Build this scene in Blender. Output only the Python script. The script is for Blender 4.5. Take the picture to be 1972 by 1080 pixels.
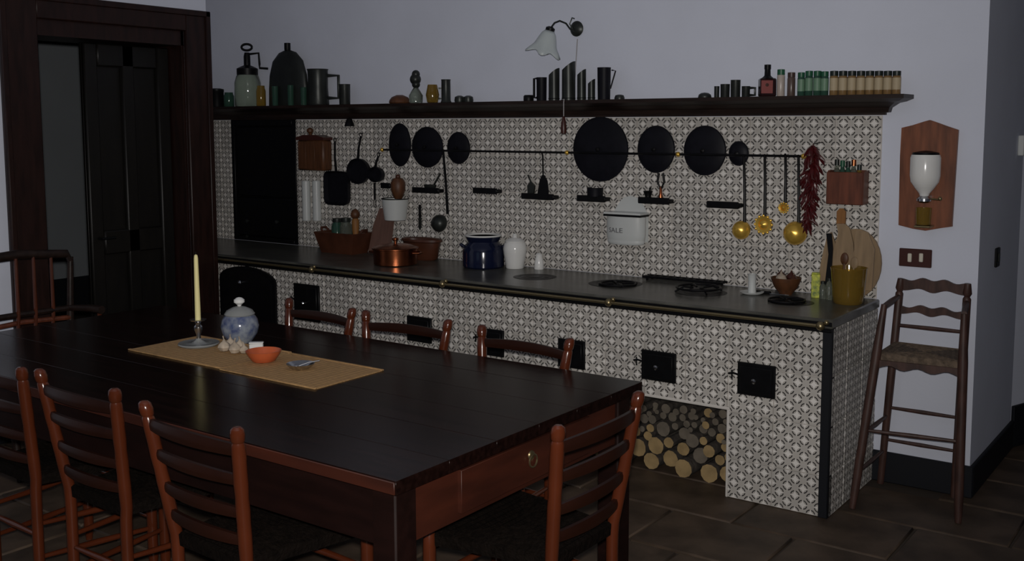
import bpy, bmesh, math, random
from mathutils import Vector, Matrix
random.seed(7)
PI = math.pi
scene = bpy.context.scene
COL = scene.collection
for o in list(bpy.data.objects): bpy.data.objects.remove(o)

# ------------------------------------------------------------------ camera
W, HH = 1972, 1080
FPX, YAW, PIT, ROL = 2010.1, 0.618, 0.1031, -0.0013
CAM = Vector((1.4528, -4.8647, 1.6594))
OX, OY = 27.99, -87.48
_fw = Vector((-math.sin(YAW)*math.cos(PIT), math.cos(YAW)*math.cos(PIT), -math.sin(PIT)))
_r0 = Vector((math.cos(YAW), math.sin(YAW), 0)); _u0 = _r0.cross(_fw)
_r = _r0*math.cos(ROL)+_u0*math.sin(ROL); _u = -_r0*math.sin(ROL)+_u0*math.cos(ROL)
cd = bpy.data.cameras.new('camera'); cam = bpy.data.objects.new('camera', cd); COL.objects.link(cam)
cd.sensor_width = 36; cd.lens = 36*FPX/W; cd.clip_start = .05
cd.shift_x = -OX/W; cd.shift_y = OY/W
M = Matrix((( _r.x, _u.x, -_fw.x, CAM.x), (_r.y, _u.y, -_fw.y, CAM.y), (_r.z, _u.z, -_fw.z, CAM.z), (0,0,0,1)))
cam.matrix_world = M
scene.camera = cam

# ------------------------------------------------------------------ light
scene.view_settings.view_transform = 'Standard'; scene.view_settings.look = 'None'
scene.view_settings.gamma = 1; scene.view_settings.use_curve_mapping = False
scene.view_settings.exposure = 0.0
w = bpy.data.worlds.new('world'); scene.world = w; w.use_nodes = True
w.node_tree.nodes['Background'].inputs[0].default_value = (.60, .80, 1.0, 1)
w.node_tree.nodes['Background'].inputs[1].default_value = .30
# the flash of the camera that took the picture
ld = bpy.data.lights.new('camera_flash', 'SPOT'); ld.energy = 375; ld.color = (1, .96, .92)
ld.spot_size = math.radians(122); ld.spot_blend = 1.0; ld.shadow_soft_size = .025
lo = bpy.data.objects.new('camera_flash', ld); COL.objects.link(lo)
lm = M.copy(); lm.translation = CAM + _u*.06
lo.matrix_world = lm @ Matrix.Rotation(math.radians(13), 4, 'Y') @ Matrix.Rotation(math.radians(5), 4, 'X')

# ------------------------------------------------------------------ pixels -> points
def ray(x, y): return _fw + _r*((x-W/2-OX)/FPX) - _u*((y-HH/2-OY)/FPX)
def onX(x, y, X): d = ray(x, y); return CAM + d*((X-CAM.x)/d.x)
def onY(x, y, Y): d = ray(x, y); return CAM + d*((Y-CAM.y)/d.y)
def onZ(x, y, Z): d = ray(x, y); return CAM + d*((Z-CAM.z)/d.z)
def kpx(P): return (P-CAM).dot(_fw)/FPX          # metres per pixel there
# towards the camera on the ground, as an angle
def face_cam(P): d = CAM-P; return math.atan2(d.y, d.x)

# ------------------------------------------------------------------ materials
MATS = {}
def mat(name, col, rough=.5, metal=0., var=0., vscale=8., bump=0., bscale=40., spec=.5, trans=0., ior=1.45, coat=0., col2=None, stretch=None, alpha=1.):
    if name in MATS: return MATS[name]
    m = bpy.data.materials.new(name); m.use_nodes = True; nt = m.node_tree; b = nt.nodes['Principled BSDF']
    b.inputs['Roughness'].default_value = rough; b.inputs['Metallic'].default_value = metal
    b.inputs['Specular IOR Level'].default_value = spec; b.inputs['IOR'].default_value = ior
    b.inputs['Transmission Weight'].default_value = trans; b.inputs['Coat Weight'].default_value = coat
    b.inputs['Base Color'].default_value = (*col, 1); b.inputs['Alpha'].default_value = alpha
    m.diffuse_color = (*col, 1)
    if var or col2 or bump:
        tc = nt.nodes.new('ShaderNodeTexCoord'); mp = nt.nodes.new('ShaderNodeMapping')
        nt.links.new(tc.outputs['Object'], mp.inputs[0])
        if stretch: mp.inputs['Scale'].default_value = stretch
    if var or col2:
        n = nt.nodes.new('ShaderNodeTexNoise'); n.inputs['Scale'].default_value = vscale; n.inputs['Detail'].default_value = 5
        nt.links.new(mp.outputs[0], n.inputs[0])
        r = nt.nodes.new('ShaderNodeValToRGB'); nt.links.new(n.outputs['Fac'], r.inputs[0])
        c2 = col2 or tuple(c*(1-var) for c in col)
        r.color_ramp.elements[0].position = .35; r.color_ramp.elements[1].position = .65
        r.color_ramp.elements[0].color = (*c2, 1); r.color_ramp.elements[1].color = (*col, 1)
        nt.links.new(r.outputs[0], b.inputs['Base Color'])
    if bump:
        n2 = nt.nodes.new('ShaderNodeTexNoise'); n2.inputs['Scale'].default_value = bscale; n2.inputs['Detail'].default_value = 4
        nt.links.new(mp.outputs[0], n2.inputs[0])
        bp = nt.nodes.new('ShaderNodeBump'); bp.inputs['Strength'].default_value = bump; bp.inputs['Distance'].default_value = .01
        nt.links.new(n2.outputs['Fac'], bp.inputs['Height']); nt.links.new(bp.outputs[0], b.inputs['Normal'])
    MATS[name] = m; return m

def tile_material():
    m = bpy.data.materials.new('patterned_tile'); m.use_nodes = True; nt = m.node_tree; N = nt.nodes; Lk = nt.links
    b = N['Principled BSDF']; b.inputs['Roughness'].default_value = .45; b.inputs['Specular IOR Level'].default_value = .25
    tc = N.new('ShaderNodeTexCoord'); sp = N.new('ShaderNodeSeparateXYZ'); Lk.new(tc.outputs['Object'], sp.inputs[0])
    def mt(op, a, c=None, d=None):
        n = N.new('ShaderNodeMath'); n.operation = op
        for i, v in enumerate((a, c, d)):
            if v is None: continue
            if hasattr(v, 'links') or hasattr(v, 'is_linked'): Lk.new(v, n.inputs[i])
            else: n.inputs[i].default_value = v
        return n.outputs[0]
    U = mt('MULTIPLY', sp.outputs['X'], 3/.213); Vv = mt('MULTIPLY', sp.outputs['Z'], 3/.213)
    s = mt('ADD', U, Vv); t = mt('SUBTRACT', U, Vv)
    s = mt('ADD', s, .5); t = mt('ADD', t, .5)
    ds = mt('SUBTRACT', s, mt('ADD', mt('FLOOR', s), .5)); dt = mt('SUBTRACT', t, mt('ADD', mt('FLOOR', t), .5))
    r = mt('SQRT', mt('ADD', mt('MULTIPLY', ds, ds), mt('MULTIPLY', dt, dt)))
    ring = mt('LESS_THAN', mt('ABSOLUTE', mt('SUBTRACT', r, .375)), .050)
    gap = mt('GREATER_THAN', mt('ABSOLUTE', mt('SUBTRACT', mt('ABSOLUTE', ds), mt('ABSOLUTE', dt))), .10)
    dash = mt('MULTIPLY', ring, gap)
    # a second pair of little dashes inside, towards the star
    du = mt('MULTIPLY', mt('ADD', ds, dt), .5); dv = mt('MULTIPLY', mt('SUBTRACT', ds, dt), .5)
    star = mt('LESS_THAN', mt('ADD', mt('SQRT', mt('ABSOLUTE', du)), mt('SQRT', mt('ABSOLUTE', dv))), .62)
    mx1 = N.new('ShaderNodeMixRGB'); mx1.inputs[1].default_value = (.46, .435, .40, 1); mx1.inputs[2].default_value = (.74, .71, .67, 1); Lk.new(star, mx1.inputs[0])
    mx2 = N.new('ShaderNodeMixRGB'); mx2.inputs[2].default_value = (.045, .042, .042, 1); Lk.new(mx1.outputs[0], mx2.inputs[1]); Lk.new(dash, mx2.inputs[0])
    oi = N.new('ShaderNodeObjectInfo'); hv = N.new('ShaderNodeHueSaturation')
    Lk.new(mt('ADD', mt('MULTIPLY', oi.outputs['Random'], .22), .89), hv.inputs['Value']); Lk.new(mx2.outputs[0], hv.inputs['Color'])
    Lk.new(hv.outputs[0], b.inputs['Base Color'])
    MATS['tile'] = m; return m
TILE = tile_material()

PAINT = mat('wall_paint', (.67, .70, .80), .85, var=.05, vscale=2.5, bump=.06, bscale=60, spec=.2)
FAR_DIM_PAINT = mat('far_room_dim_paint', (.24, .26, .28), .85, var=.05, vscale=2)  # far room's weak light is put into this darker wall colour
GROUT = mat('pale_grout', (.60, .57, .53), .9, spec=.2)
PLASTER = mat('dark_plaster', (.10, .09, .08), .95, var=.4, vscale=9, bump=.4)  # dark mottled plaster for the stove core and wood niche
BLACK = mat('black_skirting', (.008, .009, .012), .55, spec=.3)
IRON = mat('black_iron', (.005, .005, .006), .42, metal=.0, spec=.2, var=.3, vscale=20)
IRONPAN = mat('black_pan_iron', (.007, .007, .011), .5, spec=.2, var=.3, vscale=30)
SLATE = mat('dark_slate', (.095, .093, .080), .28, var=.45, vscale=7, spec=.6, bump=.03)
DARKWOOD = mat('dark_walnut', (.022, .012, .009), .45, var=.5, vscale=6, stretch=(1, 6, 6), spec=.35)
CASING = mat('casing_wood', (.022, .008, .006), .4, var=.5, vscale=5, stretch=(6, 6, 1), spec=.35)
DOORWOOD = mat('door_wood', (.006, .005, .004), .45, var=.4, vscale=5, stretch=(6, 6, 1), spec=.4)
TABLETOP = mat('table_top_wood', (.012, .005, .004), .20, var=.55, vscale=4, stretch=(1, 14, 14), spec=.18, bump=.02, bscale=30)
TABLERED = mat('table_apron_wood', (.055, .012, .005), .55, var=.45, vscale=3, stretch=(1, 1, 5), spec=.4)
CHAIRWOOD = mat('chair_wood', (.085, .019, .007), .22, var=.25, vscale=5, spec=.5, coat=.2)
SLATWOOD = mat('chair_slat_wood', (.022, .007, .004), .35, var=.3, vscale=5, spec=.3)
DARKTABLE = mat('dark_table_wood', (.012, .004, .003), .6, spec=.15, var=.4, vscale=5, stretch=(1, 6, 6))  # table legs and long aprons, darker than the end aprons
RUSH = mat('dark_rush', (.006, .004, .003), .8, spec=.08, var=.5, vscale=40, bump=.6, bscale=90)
STOOLWOOD = mat('highchair_wood', (.072, .034, .026), .5, var=.5, vscale=9, stretch=(4, 4, 1))
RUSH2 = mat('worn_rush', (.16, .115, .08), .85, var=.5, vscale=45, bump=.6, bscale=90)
BRASS = mat('brass', (.80, .50, .09), .30, metal=.65)
OLDBRASS = mat('dull_brass', (.30, .24, .13), .35, metal=.9)
PEWTER = mat('dark_pewter', (.036, .040, .037), .38, metal=.5, var=.3, vscale=14)
SILVER = mat('silver', (.55, .56, .58), .22, metal=1.)
COPPER = mat('copper', (.42, .13, .055), .27, metal=1., var=.3, vscale=12)
TERRA = mat('brown_terracotta', (.085, .028, .014), .4, var=.4, vscale=10)
ORANGE = mat('orange_terracotta', (.50, .105, .035), .35, var=.25, vscale=14)
WHITE = mat('white_porcelain', (.72, .72, .70), .18, spec=.5)
ENAMEL = mat('white_enamel', (.55, .57, .56), .28, spec=.5)
NAVY = mat('navy_enamel', (.005, .008, .028), .15, spec=.6)
WAX = mat('candle_wax', (.78, .70, .33), .5)
GLASS = mat('clear_glass', (.50, .55, .46), .05, trans=.88, ior=1.45)
AMBER = mat('amber_glass', (.42, .27, .05), .10, trans=.7, ior=1.4)
GREENGLASS = mat('green_glass', (.04, .10, .07), .12, trans=.35)
FROST = mat('frosted_glass', (.62, .68, .68), .35, trans=.25)
BOARD = mat('pale_board_wood', (.30, .205, .115), .65, var=.25, vscale=7, stretch=(6, 6, 1))
BOARDO = mat('orange_board_wood', (.28, .12, .03), .6, var=.3, vscale=7, stretch=(6, 6, 1))
PINKBOARD = mat('pinkish_board_wood', (.16, .085, .065), .65, var=.2, vscale=8, stretch=(6, 6, 1))
BOXWOOD = mat('brown_box_wood', (.11, .042, .016), .5, var=.4, vscale=8, stretch=(6, 6, 1))
REDWOOD = mat('reddish_wood', (.16, .045, .022), .45, var=.45, vscale=6, stretch=(7, 7, 1))
PLAQUE = mat('plaque_wood', (.23, .075, .032), .42, var=.5, vscale=5, stretch=(7, 7, 1))
CHILI = mat('dried_chili', (.075, .007, .008), .35, var=.4, vscale=40)
BARK = mat('log_bark', (.075, .062, .052), .9, var=.5, vscale=25, bump=.7)
LOGEND = mat('log_end', (.36, .25, .115), .8, var=.3, vscale=18)
LOGEND2 = mat('log_end_grey', (.155, .130, .100), .85, var=.3, vscale=18)
STRAW = mat('straw_mat', (.46, .27, .11), .8, var=.35, vscale=30, stretch=(1, 8, 1), bump=.3, bscale=120)
CREAM = mat('cream_label', (.42, .34, .22), .6)
GREENCAP = mat('green_cap', (.015, .09, .045), .4)
DARKCAP = mat('dark_cap', (.012, .018, .016), .4)
REDLABEL = mat('red_label', (.22, .045, .04), .55)
YELLOW = mat('yellow_packet', (.55, .58, .05), .5, col2=(.10, .16, .03), vscale=55)
GARLIC = mat('garlic_skin', (.52, .43, .33), .6, var=.4, vscale=30)
BONE = mat('bone_switch', (.62, .58, .48), .4)
SWITCHB = mat('switch_brown', (.05, .014, .010), .35)
BLUEWHITE = mat('blue_white_glaze', (.26, .29, .33), .15, col2=(.06, .08, .17), vscale=26, spec=.6)
GREYGLAZE = mat('grey_glaze', (.24, .25, .245), .15)
CORD = mat('lamp_cord', (.33, .32, .32), .7)

# ------------------------------------------------------------------ mesh helpers
class MB:
    def __init__(s): s.v = []; s.f = []; s.mi = []; s.cur = 0
    def add(s, vs, fs, T=None):
        n = len(s.v)
        for p in vs:
            p = Vector(p)
            s.v.append(T @ p if T is not None else p)
        for f in fs: s.f.append([i+n for i in f]); s.mi.append(s.cur)
        return s
    def box(s, x0, x1, y0, y1, z0, z1, T=None):
        vs = [(x, y, z) for x in (x0, x1) for y in (y0, y1) for z in (z0, z1)]
        return s.add(vs, [(0,1,3,2), (4,6,7,5), (0,4,5,1), (2,3,7,6), (0,2,6,4), (1,5,7,3)], T)
    def bbox(s, x0, x1, y0, y1, z0, z1, b=.004, T=None):
        b = min(b, abs(x1-x0)*.45, abs(y1-y0)*.45, abs(z1-z0)*.45)
        bm = bmesh.new(); bmesh.ops.create_cube(bm, size=1)
        for v in bm.verts: v.co = Vector(((x0+x1)/2+v.co.x*(x1-x0), (y0+y1)/2+v.co.y*(y1-y0), (z0+z1)/2+v.co.z*(z1-z0)))
        bmesh.ops.bevel(bm, geom=bm.edges[:], offset=b, segments=1, affect='EDGES')
        bm.verts.index_update()
        s.add([v.co.copy() for v in bm.verts], [[v.index for v in f.verts] for f in bm.faces], T); bm.free(); return s
    def lathe(s, prof, seg=24, T=None, sx=1., sy=1., cap=True):
        vs = []; fs = []; n = len(prof)
        for r, z in prof:
            for k in range(seg):
                a = 2*PI*k/seg; vs.append((r*math.cos(a)*sx, r*math.sin(a)*sy, z))
        for i in range(n-1):
            for k in range(seg):
                k2 = (k+1) % seg; fs.append((i*seg+k, i*seg+k2, (i+1)*seg+k2, (i+1)*seg+k))
        if cap:
            if prof[0][0] > 1e-5: fs.append(tuple(reversed(range(seg))))
            if prof[-1][0] > 1e-5: fs.append(tuple(range((n-1)*seg, n*seg)))
        return s.add(vs, fs, T)
    def tube(s, pts, rad, seg=10, T=None, flat=1., cap=True):
        pts = [Vector(p) for p in pts]; n = len(pts); rads = rad if isinstance(rad, (list, tuple)) else [rad]*n
        vs = []; fs = []; prev = None
        for i, p in enumerate(pts):
            t = (pts[min(i+1, n-1)]-pts[max(i-1, 0)]).normalized()
            if prev is None:
                a = Vector((0, 0, 1)) if abs(t.z) < .9 else Vector((0, 1, 0))
                nx = t.cross(a).normalized()
            else: nx = (prev - t*prev.dot(t)).normalized()
            prev = nx; ny = t.cross(nx)
            for k in range(seg):
                a = 2*PI*k/seg; vs.append(p + nx*(rads[i]*math.cos(a)) + ny*(rads[i]*math.sin(a)*flat))
        for i in range(n-1):
            for k in range(seg):
                k2 = (k+1) % seg; fs.append((i*seg+k, i*seg+k2, (i+1)*seg+k2, (i+1)*seg+k))
        if cap: fs.append(tuple(reversed(range(seg)))); fs.append(tuple(range((n-1)*seg, n*seg)))
        return s.add(vs, fs, T)
    def sphere(s, c, r, seg=14, rings=8, sz=1.):
        c = Vector(c); prof = [(r*math.sin(PI*i/rings), -r*sz*math.cos(PI*i/rings)) for i in range(rings+1)]
        prof[0] = (1e-6, -r*sz); prof[-1] = (1e-6, r*sz)
        return s.lathe(prof, seg, Matrix.Translation(c), cap=False)
    def prism(s, out, d0, d1, T=None):      # outline in (x,z), extruded along y from d0 to d1
        n = len(out); vs = [(x, d0, z) for x, z in out]+[(x, d1, z) for x, z in out]
        fs = [tuple(range(n)), tuple(reversed(range(n, 2*n)))]+[(i, i+n, (i+1) % n+n, (i+1) % n) for i in range(n)]
        return s.add(vs, fs, T)
    def mesh(s, name, mats, smooth=True, angle=40):
        me = bpy.data.meshes.new(name); me.from_pydata([tuple(v) for v in s.v], [], s.f)
        if not isinstance(mats, (list, tuple)): mats = [mats]
        for m in mats: me.materials.append(m)
        if len(mats) > 1: me.polygons.foreach_set('material_index', s.mi)
        bm = bmesh.new(); bm.from_mesh(me); bmesh.ops.recalc_face_normals(bm, faces=bm.faces[:])
        ca = math.radians(angle)
        if smooth:
            for f in bm.faces: f.smooth = True
            for e in bm.edges:
                if len(e.link_faces) == 2 and e.calc_face_angle(0) > ca: e.smooth = False
        bm.to_mesh(me); bm.free(); return me
    def build(s, name, mats, parent=None, smooth=True):
        return link(name, s.mesh(name, mats, smooth), parent)
def link(name, me, parent=None, loc=None, rot=None, scale=None):
    o = bpy.data.objects.new(name, me); COL.objects.link(o); o.parent = parent
    if loc is not None: o.location = loc
    if rot is not None: o.rotation_euler = rot
    if scale is not None: o.scale = scale
    return o
def tag(o, label, cat, group=None, kind=None):
    if label: o['label'] = label
    if cat: o['category'] = cat
    if group: o['group'] = group
    if kind: o['kind'] = kind
    return o
def thing(name, label, cat, loc=(0, 0, 0), rz=0., group=None):
    o = bpy.data.objects.new(name, None); o.empty_display_size = .05; COL.objects.link(o)
    o.location = loc; o.rotation_euler = (0, 0, rz); return tag(o, label, cat, group)
def struct(o): o['kind'] = 'structure'; return o
def copy_tree(o, parent=None):
    c = o.copy(); COL.objects.link(c); c.parent = parent
    for ch in o.children: copy_tree(ch, c)
    return c
def child(mb, name, mats, par, smooth=True):
    me = mb.mesh(name, mats, smooth); ob = link(name, me, par); ob.matrix_parent_inverse = Matrix.Translation(-Vector(par.location)); return ob
def RX(a): return Matrix.Rotation(a, 4, 'X')
def RY(a): return Matrix.Rotation(a, 4, 'Y')
def RZ(a): return Matrix.Rotation(a, 4, 'Z')
def TR(*p): return Matrix.Translation(Vector(p))

# ================================================================== SETTING
D = .62; HC = .82; SLABZ = .862; XW = .4348; XD = -3.93; YE = -.690; CEIL = 3.05
REC0, REC1 = -4.57, -3.905           # black oven front set in the back wall
wb = MB()
WT = .90
wb.box(-4.98, REC0, 0, WT, 0, CEIL); wb.box(REC1, XW, 0, WT, 0, CEIL); wb.box(REC0, REC1, 0, WT, 1.715, CEIL); wb.box(REC0, REC1, 0, WT, 0, SLABZ)
wb.box(REC0, REC1, .35, WT, SLABZ, 1.715)
wall_back = struct(wb.build('wall_back', PAINT, smooth=False))
# wall with the doorway, its face at x = XD
DY0, DY1, DZ = -1.80, -.86, 2.24
m = MB(); m.box(XD-.34, XD, DY1, YE, 0, CEIL); m.box(XD-.34, XD, -6.2, DY0, 0, CEIL); m.box(XD-.34, XD, DY0, DY1, DZ, CEIL)
wall_left = struct(m.build('wall_left', PAINT, smooth=False))
m = MB(); m.box(-4.98, -4.905, YE, -.0, 0, CEIL); m.box(-4.98, XD-.34, YE-.07, YE, 0, CEIL)
struct(m.build('wall_alcove', PAINT, smooth=False))
# far room seen through the doorway
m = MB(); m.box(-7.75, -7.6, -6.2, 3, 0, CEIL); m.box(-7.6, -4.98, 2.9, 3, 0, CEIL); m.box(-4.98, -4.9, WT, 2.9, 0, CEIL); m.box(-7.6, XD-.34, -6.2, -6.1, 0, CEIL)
struct(m.build('wall_far', FAR_DIM_PAINT, smooth=False))
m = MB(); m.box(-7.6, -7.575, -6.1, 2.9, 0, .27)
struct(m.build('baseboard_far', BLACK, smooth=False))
# passage wall beyond the outer corner on the right
pa = Vector((XW, WT, 0)); dirp = Vector((math.sin(math.radians(20)), math.cos(math.radians(20)), 0)); nrm = Vector((dirp.y, -dirp.x, 0))
Tp = Matrix(((dirp.x, nrm.x, 0, pa.x), (dirp.y, nrm.y, 0, pa.y), (0, 0, 1, 0), (0, 0, 0, 1)))
m = MB(); m.box(0, 4.5, -.2, 0, 0, CEIL, Tp); struct(m.build('wall_passage', PAINT, smooth=False))
m = MB(); m.bbox(.0, 4.5, 0, .018, 0, .22, .004, Tp); struct(m.build('baseboard_passage', BLACK, smooth=False))
m = MB(); m.bbox(.0, XW+.018, -.018, -.0005, 0, .145, .004); struct(m.build('baseboard_back', BLACK, smooth=False))
m = MB(); m.bbox(XW+.0005, XW+.018, 0, WT, 0, .145, .004); struct(m.build('baseboard_corner', BLACK, smooth=False))
m = MB(); m.bbox(XD+.0005, XD+.018, -6.1, -2.02, 0, .145, .004); struct(m.build('baseboard_left', BLACK, smooth=False))
m = MB(); m.box(-7.75, 3.2, -6.2, 5.2, CEIL, CEIL+.1); struct(m.build('ceiling', PAINT, smooth=False))

# the rest of the room, behind the photographer: plain walls with an unseen window hole added for dim daylight
m = MB(); m.box(2.9, 3.05, -6.2, 5.2, 0, CEIL); struct(m.build('wall_right', PAINT, smooth=False))
m = MB(); m.box(-7.75, -2.2, -6.35, -6.2, 0, CEIL); m.box(-.6, 3.05, -6.35, -6.2, 0, CEIL); m.box(-2.2, -.6, -6.35, -6.2, 0, .95); m.box(-2.2, -.6, -6.35, -6.2, 2.35, CEIL)
struct(m.build('wall_front', PAINT, smooth=False))
m = MB(); m.box(-4.98, 3.05, 5.2, 5.35, 0, CEIL); struct(m.build('wall_passage_end', PAINT, smooth=False))
w1 = struct(thing('added_window_1', 'unseen wooden window added for daylight in the wall opposite the stove', 'window', (-1.4, -6.25, .95)))
m = MB()
for x0, x1, z0, z1 in ((-2.2, -2.13, .95, 2.35), (-.67, -.6, .95, 2.35), (-2.13, -.67, .95, 1.02), (-2.13, -.67, 2.28, 2.35), (-1.435, -1.365, 1.02, 2.28)): m.bbox(x0, x1, -6.31, -6.25, z0, z1, .004)
child(m, 'window_frame', CASING, w1)
# floor of worn stone slabs
GROUTF = mat('floor_joint', (.050, .037, .027), .95)
STONE = mat('floor_stone', (.095, .066, .046), .55, var=.55, vscale=5, bump=.25, bscale=14, spec=.3)
m = MB(); m.box(-7.75, 3.2, -6.2, 5.2, -.12, -.012)
floor = struct(m.build('floor', GROUTF, smooth=False))
slabs = []
y = -5.3
SL = {}
def slab_mesh(a, b):
    k = (round(a, 2), round(b, 2))
    if k not in SL:
        q = MB(); q.bbox(-a/2, a/2, -b/2, b/2, -.030, 0, .006); SL[k] = q.mesh('floor_slab', STONE)
    return SL[k]
row = 0
while y < .9:
    h = .40
    x = -4.25 + (row % 3)*.17
    while x < 1.9:
        l = random.choice((.45, .55, .65, .75))
        if not (y+h/2 > -.02 and x+l/2 < XW-.15) and not (y+h/2 > -.64 and x+l/2 < -.10 and not (-1.5 < x+l/2 < -.3)):
            slabs.append((x+l/2, y+h/2, l, h))
        x += l
    y += h; row += 1
for x, y, l, h in slabs:
    link('floor_slab', slab_mesh(l-.012, h-.012), floor, (x, y, random.uniform(-.002, .001)), (random.uniform(-.002, .002), random.uniform(-.002, .002), 0))
m = MB(); m.box(-7.6, -4.28, -6.1, 2.9, -.012, -.002); struct(m.build('floor_far', GROUTF, smooth=False))
m = MB(); m.box(XD-.34, XD, DY0, DY1, -.012, 0); struct(m.build('trim_threshold', STONE, smooth=False))

# ------------------------------------------------------------------ tiles
TS = .213
TM = {}
def tile_mesh(x0, x1, z0, z1):
    k = tuple(round(v, 3) for v in (x0, x1, z0, z1))
    if k not in TM:
        q = MB(); q.bbox(x0, x1, -.007, .003, z0, z1, .0015); TM[k] = q.mesh('tile', TILE, smooth=False)
    return TM[k]
def lay_tiles(parent, ox, oz, x_lo, x_hi, z_lo, z_hi, place, holes=()):
    """columns run from ox downwards in x, rows from oz downwards in z; cut at the limits and round holes (x0,x1,z0,z1)"""
    i = 0
    while ox-i*TS > x_lo:
        a, b = ox-(i+1)*TS, ox-i*TS
        j = 0
        while oz-j*TS > z_lo+.01:
            c, d = oz-(j+1)*TS, oz-j*TS
            rects = [(max(a, x_lo), min(b, x_hi), max(c, z_lo), min(d, z_hi))]
            for h in holes:
                new = []
                for r in rects:
                    if r[1] <= h[0]+1e-4 or r[0] >= h[1]-1e-4 or r[3] <= h[2]+1e-4 or r[2] >= h[3]-1e-4: new.append(r); continue
                    if r[0] < h[0]: new.append((r[0], h[0], r[2], r[3]))
                    if r[1] > h[1]: new.append((h[1], r[1], r[2], r[3]))
                    xa, xb = max(r[0], h[0]), min(r[1], h[1])
                    if r[2] < h[2]: new.append((xa, xb, r[2], h[2]))
                    if r[3] > h[3]: new.append((xa, xb, h[3], r[3]))
                rects = new
            cx, cz = (a+b)/2, (c+d)/2
            for r in rects:
                if r[1]-r[0] < .02 or r[3]-r[2] < .02: continue
                g = .0024
                o = link('tile', tile_mesh(r[0]-cx+g, r[1]-cx-g, r[2]-cz+g, r[3]-cz-g), parent)
                place(o, cx, cz)
            j += 1
        i += 1
def place_back(o, x, z): o.location = (x, -.004, z); o.rotation_euler = (random.uniform(-.004, .004), 0, random.uniform(-.004, .004))
g = MB(); g.box(-4.9, REC0, -.004, 0, SLABZ, 1.71); g.box(REC1, -.003, -.004, 0, SLABZ, 1.71); g.build('grout_bed', GROUT, wall_back, smooth=False)
lay_tiles(wall_back, -.003, 1.71, -4.9, -.003, SLABZ, 1.71, place_back, [(REC0, REC1, 0, 3)])

# ------------------------------------------------------------------ tiled masonry stove
stove = thing('masonry_stove', 'long masonry kitchen stove faced with grey patterned tiles and black iron doors', 'stove', (0, 0, 0))
NX0, NX1, NZ = -1.30, -.460, .402            # wood niche
m = MB(); m.box(-4.9, NX0, -D+.01, -.001, 0, HC); m.box(NX1, -.012, -D+.01, -.001, 0, HC); m.box(NX0, NX1, -D+.01, -.001, NZ, HC); m.box(NX0, NX1, -.10, -.001, 0, NZ)
m.build('masonry_core', PLASTER, stove, smooth=False)
m = MB(); m.box(-4.9, NX0, -D+.003, -D+.0105, 0, HC); m.box(NX1, -.03, -D+.003, -D+.0105, 0, HC); m.box(NX0, NX1, -D+.003, -D+.0105, NZ, HC); m.box(-.0125, -.003, -D+.01, -.001, 0, HC)
m.build('grout_bed', GROUT, stove, smooth=False)
OV0, OV1 = onY(430, 600, -D).x, onY(536, 600, -D).x
lay_tiles(stove, -.031, HC, -4.9, -.031, 0, HC, lambda o, x, z: setattr(o, 'location', (x, -D, z)), [(NX0, NX1, 0, NZ)])
def place_side(o, x, z): o.location = (0.0, x, z); o.rotation_euler = (0, 0, PI/2)
lay_tiles(stove, -.004, HC, -D+.004, -.004, 0, HC, place_side)
m = MB(); m.bbox(-.034, .006, -D-.010, -D-.002, 0, HC, .002); m.bbox(.001, .007, -D-.010, -D+.035, 0, HC, .002)
tag(m.build('corner_strip', BLACK, stove), 'black iron corner strip', None)
m = MB(); m.bbox(NX0, NX1+.012, -D-.010, -D+.01, NZ-.002, NZ+.012, .003); m.bbox(NX1-.002, NX1+.010, -D-.010, -D+.01, 0, NZ, .003)
m.build('niche_edging', GROUT, stove)
# small iron fire doors
def fire_door(px0, py0, px1, py1):
    a = onY(px0, py0, -D-.01); b = onY(px1, py1, -D-.01)
    x0, x1 = a.x, b.x; zc = onY((px0+px1)/2, (py0+py1)/2, -D-.01).z; wd = x1-x0; h = max(.14, min(.22, a.z-b.z))
    q = MB(); q.bbox(x0, x1, -D-.020, -D-.006, zc-h/2, zc+h/2, .003)
    f = q.build('fire_door', IRON, stove)
    q = MB(); q.bbox(x0+.015, x1-.012, -D-.028, -D-.020, zc-h/2+.015, zc+h/2-.015, .003); q.build('door_leaf', IRON, f)
    q = MB(); q.lathe([(.004, 0), (.004, .012), (.010, .014), (.011, .020), (.006, .026), (1e-5, .027)], 12, TR((x0+x1)/2, -D-.028, zc) @ RX(PI/2)); q.build('knob', SILVER, f)
    q = MB(); q.tube([(x0-.045, -D-.010, zc+.012), (x0-.02, -D-.016, zc+.018), (x0+.004, -D-.018, zc+.014)], .005, 8); q.tube([(x0-.03, -D-.012, zc+.03), (x0-.028, -D-.014, zc-.01)], .004, 8); q.build('latch', IRON, f)
fire_door(1422, 695, 1493, 768); fire_door(1237, 672, 1302, 738); fire_door(1076, 650, 1127, 712)
fire_door(925, 630, 971, 688); fire_door(785, 608, 832, 660); fire_door(567, 543, 617, 622)
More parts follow.
